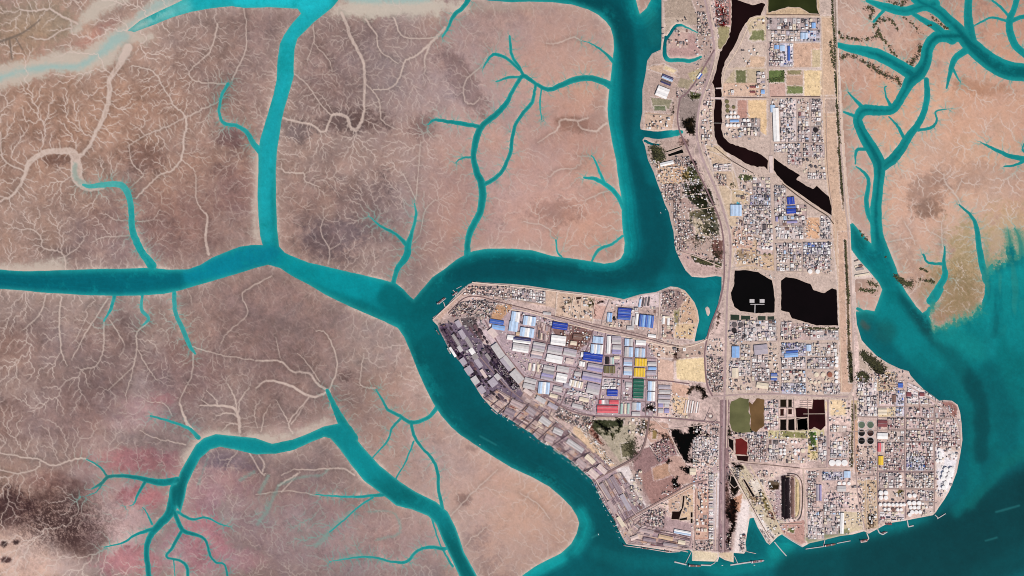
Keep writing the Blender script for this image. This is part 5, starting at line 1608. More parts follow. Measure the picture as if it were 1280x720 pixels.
# ------------------------------------------------------------------ the warehouse district
WH = """
662,458.5,3,9,8,1,y,cream,|b
667.3,459.2,3,9,8,1,y,white,|b
672.6,460,3,9,8,1,y,cream,|b
650,417.5,10,4.5,8,1,x,tan,|a
638.5,422,9,6,8,1,x,white,|a
616,416,12,8,52,1,x,pale pink,|c
730,443.5,8,6,8,1,x,white,|e
727.5,455,7,6,10,2,y,white,|e
722,467.5,8,5,11,1,x,pale grey,|e
709,482,9,6,12,1,x,lilac grey,|e
697,486.5,11,7,12,2,x,pale grey,|e
692,495,10,4.5,14,1,x,cream,|e
676,499.5,13,6,30,1,x,pale grey,|b
691,507.5,13,5.5,30,1,x,lilac grey,|b
660,490,12,5,36,1,x,pale pink,|b
730,499.5,12,5,12,1,x,cream,|e
722,508,14,5,14,1,x,pale grey,|e
786,481,8,6,2,1,x,pale grey,|f
771,447,7,4,3,1,x,cream,|f
788,410,9,5,6,1,x,pale grey,|i
815,420,10,4,8,1,x,white,|f
722,421,11,7,8,1,x,brown,|d
717,429,8,5,8,1,x,cream,|d
684,392,10,3.6,8,1,x,pale grey,|a
644.4,396,10.6,12.5,8,2,y,pale blue,n:white|a
661.9,401.2,15.6,11.2,8,3,y,pale blue,n:white|a
641.9,408,11,12.5,8,2,y,pale blue,|a
658.8,415.6,17.5,11.2,8,3,y,pale blue,n:white|a
621,402.5,17.5,5.4,9,1,x,blue,|a
623,409.5,16,5.6,9,1,x,sky blue,|a
700,407.5,19,8.5,8,2,x,royal blue,|a
698,425.5,18.5,12,7,2,x,white,|a
652.5,425.5,22,7,7,2,x,navy,n:white|a
651,435,20,10,9,2,x,pale grey,n:white|a
673.7,433.7,15,11,10,3,x,pale grey,n:lilac grey|a
671,443.7,14,8.5,10,2,x,pale pink,n:lilac grey|a
693.7,437.5,18,10,10,2,x,lilac grey,n:pale grey|a
712.5,440.5,16,9,12,2,x,lilac grey,n:pale grey|a
693,448.7,20,9.5,11,1,x,white,|a
712,451.5,10,7,11,1,x,pale pink,|a
686,462.5,14,10,11,2,x,pale grey,n:grey|b
684,471,15,8,11,2,x,violet,n:lilac grey|b
703.7,461.5,15,7,11,1,x,pale grey,|b
702,472.5,13.5,11,11,2,x,white,|b
680,485,14,14.5,5,3,y,pale blue,n:white|b
663,476,15,6,14,1,x,pale grey,|b
661.5,483,15,6.5,14,1,x,pale grey,|b
622.5,438.5,19,9,56,2,x,pale grey,|c
634,454,18,10,52,2,x,pale grey,n:lilac grey|c
646,470.5,17,10.5,48,2,x,pale grey,|c
741,446.5,24,10,8,2,x,royal blue,|d
747.5,425,13,8,5,2,y,pale blue,|d
746,436.5,15,11.5,5,4,y,pale blue,n:white|d
761,431,4.6,22,3,1,y,white,|d
770.5,425,11,10,3,2,x,lilac grey,n:pale grey|d
771,437,11,11,3,2,x,pale grey,n:violet|d
786,428,10,9,3,2,y,pale blue,n:pale grey|d
786,440,10.5,12,3,2,y,pale grey,n:pale blue|d
801,428.5,12.5,6,3,1,x,white,|d
800,441,12,11,3,3,y,pale blue,n:pale grey|d
744,459.5,19,9,10,2,x,lilac grey,n:violet|e
740,471.5,24,9.5,11,2,x,lilac grey,n:violet|e
741.5,486,16,13,13,2,x,lilac grey,n:pale grey|e
720,480,17,8,13,6,y,white,n:cream|e
785,452.5,10.5,9,3,2,x,lilac grey,n:pale blue|f
785,464,10.5,10,3,2,x,pale grey,n:pale blue|f
801,453,14.5,9.5,2,4,y,yellow,|f
799.5,465.5,13.5,10.5,2,4,y,yellow,|f
815,455,11,5,2,1,x,pale grey,|f
815.5,460.5,10,4,2,1,x,sky blue,|f
814,466,12,5,2,1,x,lilac grey,|f
759,450.8,4.5,9,2,1,y,black,|f
765,451,5,8.5,2,2,y,pale grey,n:mint|f
762,462,14,9,2,3,y,olive,|f
798,486,13,24,2,5,x,green,|g
814.5,482.5,9,11.5,2,2,y,pale blue,n:white|g
814,495.5,9,11.5,2,2,y,pale blue,n:white|g
830.5,484,15,4.6,2,1,x,lilac grey,|g
831,490,14,4.6,2,1,x,pale grey,|g
830.5,496,15,4.6,2,1,x,lilac grey,|g
830,502,15,4.6,2,1,x,pale grey,|g
765.5,491,13,8,2,2,x,royal blue,|g
759.5,511.5,26,9,1,2,x,red,|h
767.5,502.7,11.5,5,1,1,x,red,|h
752,502.5,7,5,1,2,y,red,n:white|h
777,511,2.6,13,2,1,y,mint,|h
781.5,511,2.6,13,2,1,y,cream,|h
785.5,511,2.6,13,2,1,y,mint,|h
795.5,508,10.5,9.5,2,2,y,pale grey,n:pale blue|h
795,517.5,10.5,5,2,1,x,pale grey,|h
826,506.5,6,5.5,2,1,x,violet,|h
833.5,506.5,6,5.5,2,1,x,pale grey,|h
826,513.5,6,5.5,2,1,x,pale grey,|h
833.5,513.5,6,5.5,2,1,x,violet,|h
762,396.5,6,11,6,2,y,pale blue,n:sky blue|i
780.5,392.5,16,14.5,5,4,x,royal blue,n:blue|i
808,401.5,18,15,6,5,y,blue,n:sky blue|i
796,399,3.5,14,6,1,y,white,|i
791.5,402,3,12,6,1,y,pale grey,|i
800,379,2.6,10,10,1,y,pale blue,|i
804,378,2,11,10,1,y,dark grey,|i
807.5,377.5,2,11,10,1,y,grey,|i
811,377,2,11,10,1,y,dark grey,|i
829.5,400,3,10,3,1,y,white,|i
835.5,402,3,9,3,1,y,white,|i
832.5,396.5,9,2.6,3,1,x,cream,|i
834.5,97.5,14,5,22,2,x,navy,n:pale blue|j
832.5,103.5,13,4,22,2,x,dark grey,n:navy|j
828,115.5,15,13,22,2,x,white,|j
874.5,95,4,8,35,2,y,white,n:blue|j
833.5,204.5,17,4.6,-13,1,x,white,|k
966,136,6,9,-2,1,y,pale blue,n:white|l
970,156,7.5,42,-2,1,y,white,|l
918,151.3,11,3.2,-1,1,x,sky blue,|m
953.5,114.8,4.5,5,0,1,x,sky blue,|m
920,263,14,14,0,3,y,pale blue,|n
988.5,251,9,9,-6,2,y,royal blue,|n
989,258.6,11,2.6,-3,1,x,blue,|n
989,264,11.5,6,-3,1,x,royal blue,|n
971,274,3,6,0,1,y,violet,|n
990,277.5,13,3,-2,1,x,violet,|n
978,60.5,6,7,0,1,y,pale blue,|o
971,59,6,5,0,1,y,sky blue,|o
986,67,3,18,0,1,y,blue,|o
1005,45,9,8,0,2,y,pale blue,|o
1017,32,5,7,0,1,y,sky blue,|o
919.5,440,9.5,14,0,1,y,sky blue,|p
989,444,17,5,-4,1,x,sky blue,|p
990,439.5,15,2.5,-4,1,x,blue,|p
1011,435,6,8,0,1,y,pale blue,|p
951,437,17,12,-6,1,x,lilac grey,|p
967.5,471,8,9,0,3,x,blue,n:pale grey|p
919,466,8,12,0,1,y,cream,|p
953,482,15,7,8,1,x,cream,|p
1125.5,481.5,6,6,0,2,x,blue,|q
1103,545,13,7.5,2,1,x,white,|q
1103,529.5,12,8,2,1,x,maroon,|q
1101,559,8,11,2,2,y,red,n:pale pink|q
1101,575.5,6,11,0,1,y,yellow,|q
1103,514.5,11,8,0,2,x,cream,|q
1117.5,498,5,9,0,1,y,brown,|q
1136,493,6,5,3,1,x,maroon,|q
1152.5,493,6,4.5,3,1,x,maroon,|q
1022,616,3.2,20,0,1,y,lilac grey,|r
1025.6,616,2.6,20,0,1,y,violet,|r
1059,593,8,8,0,1,y,pale blue,|r
1052,611,11,7,0,1,x,pale grey,|r
1052.5,654,4.5,26,2,1,y,white,|r
853,665.5,21,5,10,2,x,white,n:pale blue|s
866,589.5,8,8,0,1,x,cream,|s
"""
WHERE = {'a': 'in the north-west warehouse streets', 'b': 'near the curved railway', 'c': 'set diagonally beside the ore yard', 'd': 'in the north-central warehouse streets', 'e': 'in the tilted central block',
         'f': 'around the yellow sheds', 'g': 'around the green roof', 'h': 'on the south warehouse street', 'i': 'on the north shore road', 'j': 'on the western wetland strip',
         'k': 'beside the small black basin', 'l': 'on the long northern plant street', 'm': 'beside the dark canal', 'n': 'south of the dark canal', 'o': 'in the northernmost plant',
         'p': 'south of the black ponds', 'q': 'in the eastern coast plants', 'r': 'beside the oval rail loop', 's': 'near the southern quay'}
for ln in WH.strip().split('\n'):
    d, c = ln.split('|'); q = d.split(',')
    sec = q[8][2:] if q[8].startswith('n:') else None
    a_ = float(q[2]) * float(q[3])
    warehouse(float(q[0]), float(q[1]), float(q[2]), float(q[3]), float(q[4]), int(q[5]), q[6], q[7], WHERE[c], 9 + min(a_ * 0.03, 7), second=sec)

for (x_, y_, w2, h2, an, c_) in QW:
    warehouse(x_, y_, w2, h2, an, 2 if h2 > 5 else 1, 'x', c_, 'on the long south-west quay', 10, 'transit shed')
# long open storage sheds west of the road loops
for i in range(7):
    warehouse(856.5 + i * 2.9, 508 + i * 0.25, 1.6, 17 - 0.6 * i, 9, 1, 'y', 'white' if i % 2 else 'pale pink', 'in the row beside the road loops', 6, 'open shed')

# ------------------------------------------------------------------ storage tanks
def tanks(txt, colr, where, hgt=16, roofc=None):
    for t in txt.split():
        x, y, r = (float(v) for v in t.split(','))
        tank(x, y, r, colr, where, hgt, roofc)
FARM = 'in the tank farm by the south-east shore'
tanks("1100.5,630.6,2.2 1106,630.6,2.2 1111,630.6,2.2 1116,630.8,2.2 1121,630.8,2.2 1126,630.8,2.2 1130.2,630.8,1.9 1106,636.7,2 1111,636.7,2.1 1122,637,2 1126.3,637,2", 'white', FARM, 20)
tanks("1116.8,637,2.3", 'brown', FARM, 18)
tanks("1101,616,2.9 1107.2,616,2.8 1101,622,2.6 1107.2,622,2.6", 'white', 'in the square of four by the eastern street', 20)
tanks("1136.5,628.8,2.8 1142.5,628.8,2.8 1148.6,628.8,2.8 1138.2,634.4,2.3 1143,634.4,2.3 1148,634.4,2.3 1140,640,2.5 1145,640,2.5 1150,640,2.4 1137,643.4,2.3 1137,619.6,2.6 1143,619.3,2.6", 'white', 'in the tank farm at the south-east corner', 20)
tanks("1182.2,587,3.2 1189,587,3.2 1180,592.5,3.1 1187,592.5,3.1 1178.6,598,3.0 1185.4,598,3.0 1182,604,2.8 1179.5,609.5,2.7", 'white', 'on the pale pad by the east shore', 22)
tanks("1174,562,2.2 1175,567.5,2.3 1175.4,571.6,2.2 1172,576,2.2 1176.3,576.3,2", 'white', 'on the street north of the pale pad', 16)
tanks("1125.4,595.5,1.9 1126,600,1.9 1125.8,605.6,1.9", 'white', 'in the column of three on the eastern street', 18)
tanks("1040,578.5,3.9 1047.7,578.5,3.9 1055.6,578.5,3.9", 'white', 'in the row of three big ones', 10)
tanks("1049,604.2,2.2 1055,604.2,2.2 1061,604.4,2.2", 'white', 'in the row of three small ones', 10)
tanks("1045.6,447.5,2.2 1045.6,452,2.2 1045.6,457,2.2 1045.6,466.4,2.2 1045.6,471.4,2.2 1045.6,477,2.2", 'white', 'in the column beside the dike corridor', 15)
tanks("1020.5,468.3,2.9 1029,468.3,2.9", 'white', 'in the plant south-east of the black ponds', 12, 'cream')
tanks("1037.3,468.3,3.2", 'brown', 'in the plant south-east of the black ponds', 12, 'rust')
tanks("1014,477.6,1.8 1019,478,1.8 1024,477.6,1.8 1032.5,475.4,1.6 1036.3,475.4,1.6", 'cream', 'in the plant south-east of the black ponds', 12)
tanks("918.1,406.1,3.2 926.1,406.1,3.2", 'dark grey', 'below the western black pond', 8)
tanks("917.8,413.2,3.1", 'black', 'below the western black pond', 8)
SC = 'in the south-central plant'
tanks("976,562.6,1.9 980.7,562.6,1.9 976,567,1.9 980.7,567,1.9 994,563,1.8 998.2,563,1.8 994,567,1.8 976,552.6,1.6 979.4,552.6,1.6 990.4,552.6,1.6 995,552.8,1.6", 'white', SC, 14)
tanks("1003.6,563.4,2.8", 'cream', SC, 12)
CAN = 'in the plant beside the dark canal'
tanks("909,146.2,1.9 913.5,146.2,1.9 918.2,146.2,1.9 922.6,146.2,1.9 909,156.6,2.1 913.6,156.6,2.1 918.3,156.8,2.1 922.8,156.8,2.1 930.4,150.6,2 935,150.6,2 913.8,141,1.7 918.6,141,1.7", 'white', CAN, 15)
tanks("908.6,127,2.6 909.4,133,2.6 909.4,138.6,2.4 917,134,2.2", 'green', CAN, 6, 'olive')
tanks("938.7,108.8,1.2 941,108.8,1.2 943.2,108.8,1.2 938.7,115.2,1.2 941,115.2,1.2 943.2,115.2,1.2", 'maroon', 'in two short rows east of the canal', 14)
tanks("1012.6,339.4,2.8 1022,339.4,2.8", 'white', 'north of the eastern black pond', 15)
tanks("956.2,318.3,1.6 962.2,318.3,1.6", 'olive', 'north of the western black pond', 8)
tanks("1004.4,200,1.7 1009.4,200.3,1.7 1020,195,1.6 1014,208,1.8 1020,209,1.7", 'dark grey', 'in the plant north of the canal bend', 16)
tanks("767.9,399,1.8", 'black', 'beside the pale blue shore warehouse', 12)
tanks("1019.5,162.5,3.1", 'black', 'in the plant beside the dike corridor', 6)
tanks("1108,655,1.2 1111,655,1.2 1113.6,655,1.2 1102,647.4,1.2 1105,647.4,1.2", 'maroon', 'by the south-east shore road', 12)
for x, y, c in ((1077, 531, 'green'), (1088, 531, 'green'), (1077, 541, 'black'), (1088, 541, 'brown'), (1077, 551, 'black'), (1088, 551, 'black')):
    b = empty('settling_basin', (wx(x), wy(y), GZ)); m = MB(); n = 28
    for i in range(n):
        a0, a1 = 2 * math.pi * i / n, 2 * math.pi * (i + 1) / n
        m.prism([(r * math.cos(t), r * math.sin(t)) for r, t in ((41, a0), (47, a0), (47, a1), (41, a1))], 0, 3.5, cm('pale grey'))
    m.build('rim', b)
    m = MB(); m.prism([(41 * math.cos(2 * math.pi * i / n), 41 * math.sin(2 * math.pi * i / n)) for i in range(n)], 0, 1.6, mat({'green': (96, 108, 88), 'black': (26, 20, 16), 'brown': (58, 32, 26)}[c], 0.3, 0.2, 0.01)); m.build('water_surface', b)
    m = MB(); m.prism([(-41, -1), (41, -1), (41, 1), (-41, 1)], 3.0, 4.2, cm('grey')); m.build('scraper_bridge', b)
    tag(b, f"round settling basin with {'murky green' if c == 'green' else ('dark brown' if c == 'brown' else 'black')} water, {'north' if y < 535 else ('middle' if y < 545 else 'south')} row, {'west' if x < 1080 else 'east'} side", 'basin', 'six settling basins')

def W2(p): return (wx(p[0]), wy(p[1]))
# ------------------------------------------------------------------ ore yard on the north-west quay
def pile(p0, p1, wd, h, colr, label):
    q = [np.array(p0, float), np.array(p1, float)]; d = q[1] - q[0]; L = np.hypot(*d); n = max(int(L / 1.6), 2)
    nx_, ny_ = -d[1] / L, d[0] / L; h2 = wd / 2; mark([(p0[0] + nx_ * h2, p0[1] + ny_ * h2), (p1[0] + nx_ * h2, p1[1] + ny_ * h2), (p1[0] - nx_ * h2, p1[1] - ny_ * h2), (p0[0] - nx_ * h2, p0[1] - ny_ * h2)]); m = MB(); r = random.Random(int(p0[0] * 31 + p0[1])); rings = []
    for i in range(n + 1):
        t = i / n; c = q[0] + d * t; e = 1 if 0 < i < n else .35
        w_ = wd / 2 * e * r.uniform(.85, 1.1); hh = h * (r.uniform(.8, 1.1) if 0 < i < n else .1)
        ring = [(c[0] + nx_ * w_ * k, c[1] + ny_ * w_ * k) for k in (-1, -.25, .25, 1)]
        rings.append([(*W2(ring[0]), GZ), (*W2(ring[1]), GZ + hh), (*W2(ring[2]), GZ + hh * .95), (*W2(ring[3]), GZ)])
    vs = [v for ring in rings for v in ring]
    m.add(vs, [[4 * i + j, 4 * i + j + 1, 4 * i + j + 5, 4 * i + j + 4] for i in range(n) for j in range(3)], mat(colr, 0.95, 0.25, 0.02))
    X, Y = W2(p0); m.v = [(a - X, b - Y, c) for a, b, c in m.v]
    o = m.build('ore_pile', None, (X, Y, 0)); tag(o, label, 'ore pile', 'ore piles'); return o
def along(p, L, ang): a = math.radians(ang); return (p[0] + L * math.cos(a), p[1] + L * math.sin(a))
r_ = random.Random(3)
OC = [((70, 54, 62), 'dark'), ((92, 74, 84), 'dusky'), ((54, 42, 48), 'black'), ((112, 84, 88), 'brown')]
ROWS = [((552, 412), 30, 56), ((557, 410), 34, 57), ((562, 408), 20, 57), ((586, 408), 18, 58), ((592, 405), 26, 60), ((598, 410), 24, 58), ((606, 434), 26, 52), ((610, 432), 30, 50), ((616, 438), 34, 48),
        ((588, 452), 14, 56), ((592, 462), 18, 54), ((602, 470), 20, 52), ((607, 468), 18, 52), ((612, 452), 12, 55), ((618, 462), 14, 53), ((622, 474), 16, 48), ((628, 470), 16, 46), ((612, 488), 18, 42), ((622, 492), 16, 40)]
for p, L, a in ROWS:
    c, wd = r_.choice(OC)
    t = 0
    while t < L - 3:
        l_ = min(r_.uniform(6, 12), L - t); pile(along(p, t, a), along(p, t + l_ - .8, a), r_.uniform(2.6, 4.2), r_.uniform(8, 15), c, f"long {wd} ore pile in the ore yard on the north-west quay"); t += l_
for k, (x, y0, y1, wd, c, nm) in enumerate(((979.6, 598, 645, 3.6, (26, 18, 20), 'black western'), (984.6, 597, 646, 3.8, (34, 22, 26), 'black eastern'), (990.6, 598, 644, 4.2, (122, 92, 84), 'brown'), (996.4, 602, 640, 3.4, (204, 178, 136), 'sandy'))):
    pile((x, y0), (x, y1), wd, 9, c, f"long {nm} heap inside the oval rail loop")
for p, q in (((984, 499), (984, 539)), ((992.4, 499), (993.6, 539)), ((1009.8, 499), (1010.6, 538)), ((974, 510), (992, 510)), ((974, 522.5), (1010, 521.5)), ((1000, 501), (1015, 501)), ((1000, 503.6), (1015, 503.6)), ((1000, 506.2), (1015, 506.2)), ((1000, 508.6), (1015, 508.6)), ((1004, 517.4), (1031, 517.2))):
    ribbon("embankment", [p, q], .7, RIM, sm=False)
for x, y, w_, h_, a, c in ((586, 463, 10, 8.5, 56, 'lilac grey'), (594, 475.5, 10, 8, 56, 'pale grey'), (602, 487, 10, 7.5, 54, 'lilac grey'), (579, 452, 9, 7, 56, 'lilac grey'), (616, 478, 10, 9.5, 52, 'lilac grey'), (604.5, 467, 12, 4, 56, 'pale pink'),
                           (573, 405, 9, 6, 60, 'lilac grey'), (590, 439, 8, 6, 55, 'white'), (598, 454, 12, 6, 54, 'lilac grey'), (622, 471, 8, 6, 50, 'pale grey'), (570, 425, 16, 4, 58, 'grey'), (578, 418, 12, 6, 58, 'lilac grey'), (586, 428, 14, 5, 57, 'grey'),
                           (594, 446, 7, 7, 55, 'grey'), (575, 436, 8, 5, 57, 'pale grey'), (566, 440, 3, 14, -32, 'white'), (610, 446, 9, 4, 54, 'grey')):
    warehouse(x, y, w_, h_, a, 1, 'x', c, 'inside the ore yard', 12, 'store')
# ------------------------------------------------------------------ dense plant blocks
SPEC = []
rf = random.Random(17)
STY = {
 'petro': dict(lot=(2.1, 5.4), empty=.20, proc=.14, tank=.07, pal={'white': 8, 'cream': 3, 'pale pink': 4, 'pale grey': 6, 'grey': 2, 'lilac grey': 1.2, 'dark grey': .7, 'brown': .5, 'maroon': .3, 'pale blue': .5}),
 'blue': dict(lot=(1.8, 4.4), empty=.16, proc=.22, tank=.03, pal={'white': 7, 'pale grey': 4, 'pale blue': 4, 'lilac grey': 2, 'blue': 1.6, 'violet': 1.2, 'grey': 2, 'dark grey': 1.4, 'navy': .7}),
 'pink': dict(lot=(1.8, 4.2), empty=.22, proc=.09, tank=.06, pal={'white': 5, 'cream': 3, 'pale pink': 7, 'pale grey': 4, 'grey': 1.6, 'maroon': .7, 'brown': .7, 'lilac grey': 1.2, 'dark grey': .6}),
 'sparse': dict(lot=(2.4, 5.5), empty=.62, proc=.10, tank=.10, pal={'white': 4, 'cream': 3, 'pale pink': 2, 'grey': 2, 'dark grey': 1, 'brown': 1}),
 'yard': dict(lot=(1.2, 3.4), empty=.26, proc=.0, tank=0, long=4.5, pal={'dusty pink': 6, 'dusty grey': 4, 'dusty mauve': 4, 'grey': 2, 'pale pink': 4, 'dark grey': 2.0, 'brown': 1.6, 'pale grey': 2, 'cream': 1, 'maroon': .8}),
 'clut': dict(lot=(1.5, 3.6), empty=.30, proc=.10, tank=.04, pal={'grey': 4, 'dark grey': 3, 'pale pink': 3, 'cream': 2, 'white': 2, 'brown': 1.4, 'maroon': .5}),
 'ore': dict(lot=(1.6, 6.0), empty=.34, proc=.10, tank=0, pal={'dusty mauve': 5, 'dark grey': 4, 'black': 2, 'dusty grey': 3, 'pale grey': 2, 'grey': 3, 'brown': 1}),
 'fillin': dict(lot=(1.4, 3.8), empty=.62, proc=.03, tank=.04, pal={'white': 4, 'pale pink': 5, 'cream': 3, 'grey': 2.5, 'dark grey': 1.2, 'pale grey': 3, 'brown': 1.5, 'dusty mauve': 2, 'pale blue': .5}),
 'row': dict(lot=(1.8, 3.4), empty=.12, proc=.0, tank=0, long=2.6, pal={'white': 4, 'cream': 2, 'pale pink': 2, 'pale grey': 2}),
}
def pick(pal):
    t = rf.uniform(0, sum(pal.values()))
    for k, v in pal.items():
        t -= v
        if t <= 0: return k
    return k
def part9(u, v):
    a = 'north' if v < .34 else ('south' if v > .66 else ''); b = 'west' if u < .34 else ('east' if u > .66 else '')
    if a and b: return f"{a}-{b} corner"
    if a or b: return f"{a or b} side"
    return "centre"
def fill(quad, place, style):
    q = [float(v) for v in quad.split(',')]
    if len(q) == 4: q = [q[0], q[1], q[2], q[1], q[2], q[3], q[0], q[3]]
    A, B, C_, D = [(q[2 * i], q[2 * i + 1]) for i in range(4)]
    st = dict(STY[style]); sc_ = rf.uniform(.85, 1.55) if style in ('petro', 'pink', 'blue') else 1.0; st['lot'] = (st['lot'][0] * sc_, st['lot'][1] * sc_); st['empty'] = min(.8, st['empty'] * rf.uniform(.8, 1.5)); lx = math.dist(A, B); ly = math.dist(A, D)
    def bl(u, v): return tuple((A[k] * (1 - u) + B[k] * u) * (1 - v) + (D[k] * (1 - u) + C_[k] * u) * v for k in (0, 1))
    lg = st.get('long', 1.0)
    def rec(u0, v0, u1, v1, depth):
        w_, h_ = (u1 - u0) * lx, (v1 - v0) * ly
        tgt = rf.uniform(*st['lot'])
        if (w_ <= tgt * lg and h_ <= tgt) or depth > 9:
            leaf(u0, v0, u1, v1, w_, h_); return
        gap = rf.choice([0.1, 0.15, 0.25, 0.5]) if depth > 2 else rf.uniform(0.5, 1.1)
        if w_ / lg > h_:
            t = rf.uniform(.36, .64); m_ = u0 + (u1 - u0) * t; g = gap / lx / 2
            rec(u0, v0, m_ - g, v1, depth + 1); rec(m_ + g, v0, u1, v1, depth + 1)
        else:
            t = rf.uniform(.36, .64); m_ = v0 + (v1 - v0) * t; g = gap / ly / 2
            rec(u0, v0, u1, m_ - g, depth + 1); rec(u0, m_ + g, u1, v1, depth + 1)
    def leaf(u0, v0, u1, v1, w_, h_):
        cc_ = bl((u0 + u1) / 2, (v0 + v1) / 2)
        if not (0 <= int(cc_[1]) - Y0 < NY) or Ld[int(round(cc_[1])) - Y0, int(round(cc_[0])) - X0] > -1.2: return
        if any(occ(*bl(u0 + (u1 - u0) * a_, v0 + (v1 - v0) * b2)) for a_, b2 in ((.5, .5), (.2, .2), (.8, .2), (.2, .8), (.8, .8))): return
        r = rf.random()
        if r < st['empty'] or w_ < .5 or h_ < .5: return
        cu, cv = (u0 + u1) / 2, (v0 + v1) / 2; c = bl(cu, cv)
        r = rf.random()
        if r < st['tank']:
            SPEC.append(dict(k='tank', c=c, r=min(w_, h_) * .42, h=rf.uniform(8, 18), col=pick({'white': 5, 'cream': 1, 'pale grey': 2, 'dark grey': .6}), place=place, part=part9(cu, cv), area=w_ * h_)); return
        su, sv = rf.uniform(.62, .98), rf.uniform(.62, .98)
        hu, hv = (u1 - u0) / 2 * su, (v1 - v0) / 2 * sv
        quad_ = [bl(cu - hu, cv - hv), bl(cu + hu, cv - hv), bl(cu + hu, cv + hv), bl(cu - hu, cv + hv)]
        if r < st['tank'] + st['proc']:
            SPEC.append(dict(k='proc', c=c, q=quad_, h=rf.uniform(12, 26), col=pick({'dark grey': 2, 'grey': 3, 'pale grey': 1}), place=place, part=part9(cu, cv), area=w_ * h_ * su * sv)); return
        k = 'stack' if style == 'yard' else 'build'
        SPEC.append(dict(k=k, c=c, q=quad_, h=rf.uniform(3.5, 9) if k == 'stack' else rf.choice([6, 9, 12, 16, 24]) * rf.uniform(.8, 1.2), col=pick(st['pal']), place=place, part=part9(cu, cv), area=w_ * h_ * su * sv))
    rec(0, 0, 1, 1, 0)
for ln in BLOCKS.strip().split('\n'):
    qd, sty, pl = ln.split('|'); fill(qd, pl, sty)
for sp_ in SPEC:
    if 'q' in sp_: mark(sp_['q'], .1)
    else: mark([(sp_['c'][0] - sp_['r'], sp_['c'][1] - sp_['r']), (sp_['c'][0] + sp_['r'], sp_['c'][1] - sp_['r']), (sp_['c'][0] + sp_['r'], sp_['c'][1] + sp_['r']), (sp_['c'][0] - sp_['r'], sp_['c'][1] + sp_['r'])])
LATE = '''
560,402,590,400,636,490,606,494|ore|the ore yard on the north-west quay
545,408,562,402,606,492,600,498|ore|the ore yard on the north-west quay
592,402,612,426,652,486,640,494|ore|the ore yard on the north-west quay
640,388,690,400,690,440,640,430|fillin|the north-west warehouse streets
690,402,756,418,750,450,690,442|fillin|the north-west warehouse streets
640,432,690,442,690,496,660,486|fillin|the streets near the curved railway
690,444,752,450,746,512,692,496|fillin|the tilted central block
754,418,826,432,822,522,748,518|fillin|the eastern warehouse streets
622,412,640,420,646,452,632,444|fillin|the streets near the curved railway
765,375,826,366,824,420,762,404|fillin|the north shore road
580,366,640,374,640,392,600,396|fillin|the yard on the north-west tip
826,480,860,500,858,524,824,522|fillin|the lots west of the road loops
905,330,970,345,970,352,912,338|fillin|the bank of the black ponds
911,392,972,400,972,428,911,428|fillin|the plant below the western pond
911,428,974,428,975,494,911,492|fillin|the block left of the pond road
976,402,1048,410,1048,492,977,492|fillin|the block right of the pond road
968,228,1004,252,1040,282,1040,342,970,342|fillin|the block below the canal
968,250,1040,290,1040,342,970,342|fillin|the block above the eastern black pond
928,210,962,222,966,336,914,330|fillin|the block west of the canal road
964,124,1030,124,1033,178,966,178|fillin|the long northern plant street
968,180,1034,180,1034,226,985,205|fillin|the plant north of the canal bend
906,140,934,140,960,178,908,172|fillin|the plant beside the dark canal
911,540,1033,540,1033,580,911,576|fillin|the south-central plant
1008,588,1064,588,1062,668,1008,674|fillin|the plant beside the oval rail loop
1036,500,1062,500,1066,582,1036,582|fillin|the strip beside the wide street
1070,470,1130,464,1132,520,1072,520|fillin|the north end of the eastern plants
1133,470,1196,508,1200,560,1133,552|fillin|the eastern coast plants
1070,558,1098,558,1098,652,1072,660|fillin|the lots below the settling basins
1099,523,1200,523,1190,608,1099,588|fillin|the outer row of coast plants
1099,590,1184,590,1166,644,1099,654|fillin|the southern row of coast plants
866,530,904,530,904,612,866,612|fillin|the power plant west of the highway
906,580,960,600,1000,660,960,676|fillin|the fork of the rail line
836,604,866,606,866,662,812,640|fillin|the lots by the lower railway
806,200,870,200,890,250,826,250|fillin|the works beside the small black basin
832,252,892,256,902,330,848,322|fillin|the western shore settlement
884,424,904,424,904,496,884,492|fillin|the strip west of the pond highway
826,364,866,366,870,424,826,424|fillin|the north shore tip
870,2,900,2,898,120,866,120|fillin|the hamlet beside the northern highway
880,120,892,120,892,200,878,200|fillin|the strip between highway and canal
'''
for ln in LATE.strip().split('\n'):
    qd, sty, pl = ln.split('|')
    if len(qd.split(',')) != 8: continue
    n0 = len(SPEC); fill(qd, pl, sty)
    for sp_ in SPEC[n0:]:
        if sty == 'fillin': sp_['h'] *= .7
        if 'q' in sp_: mark(sp_['q'], .1)
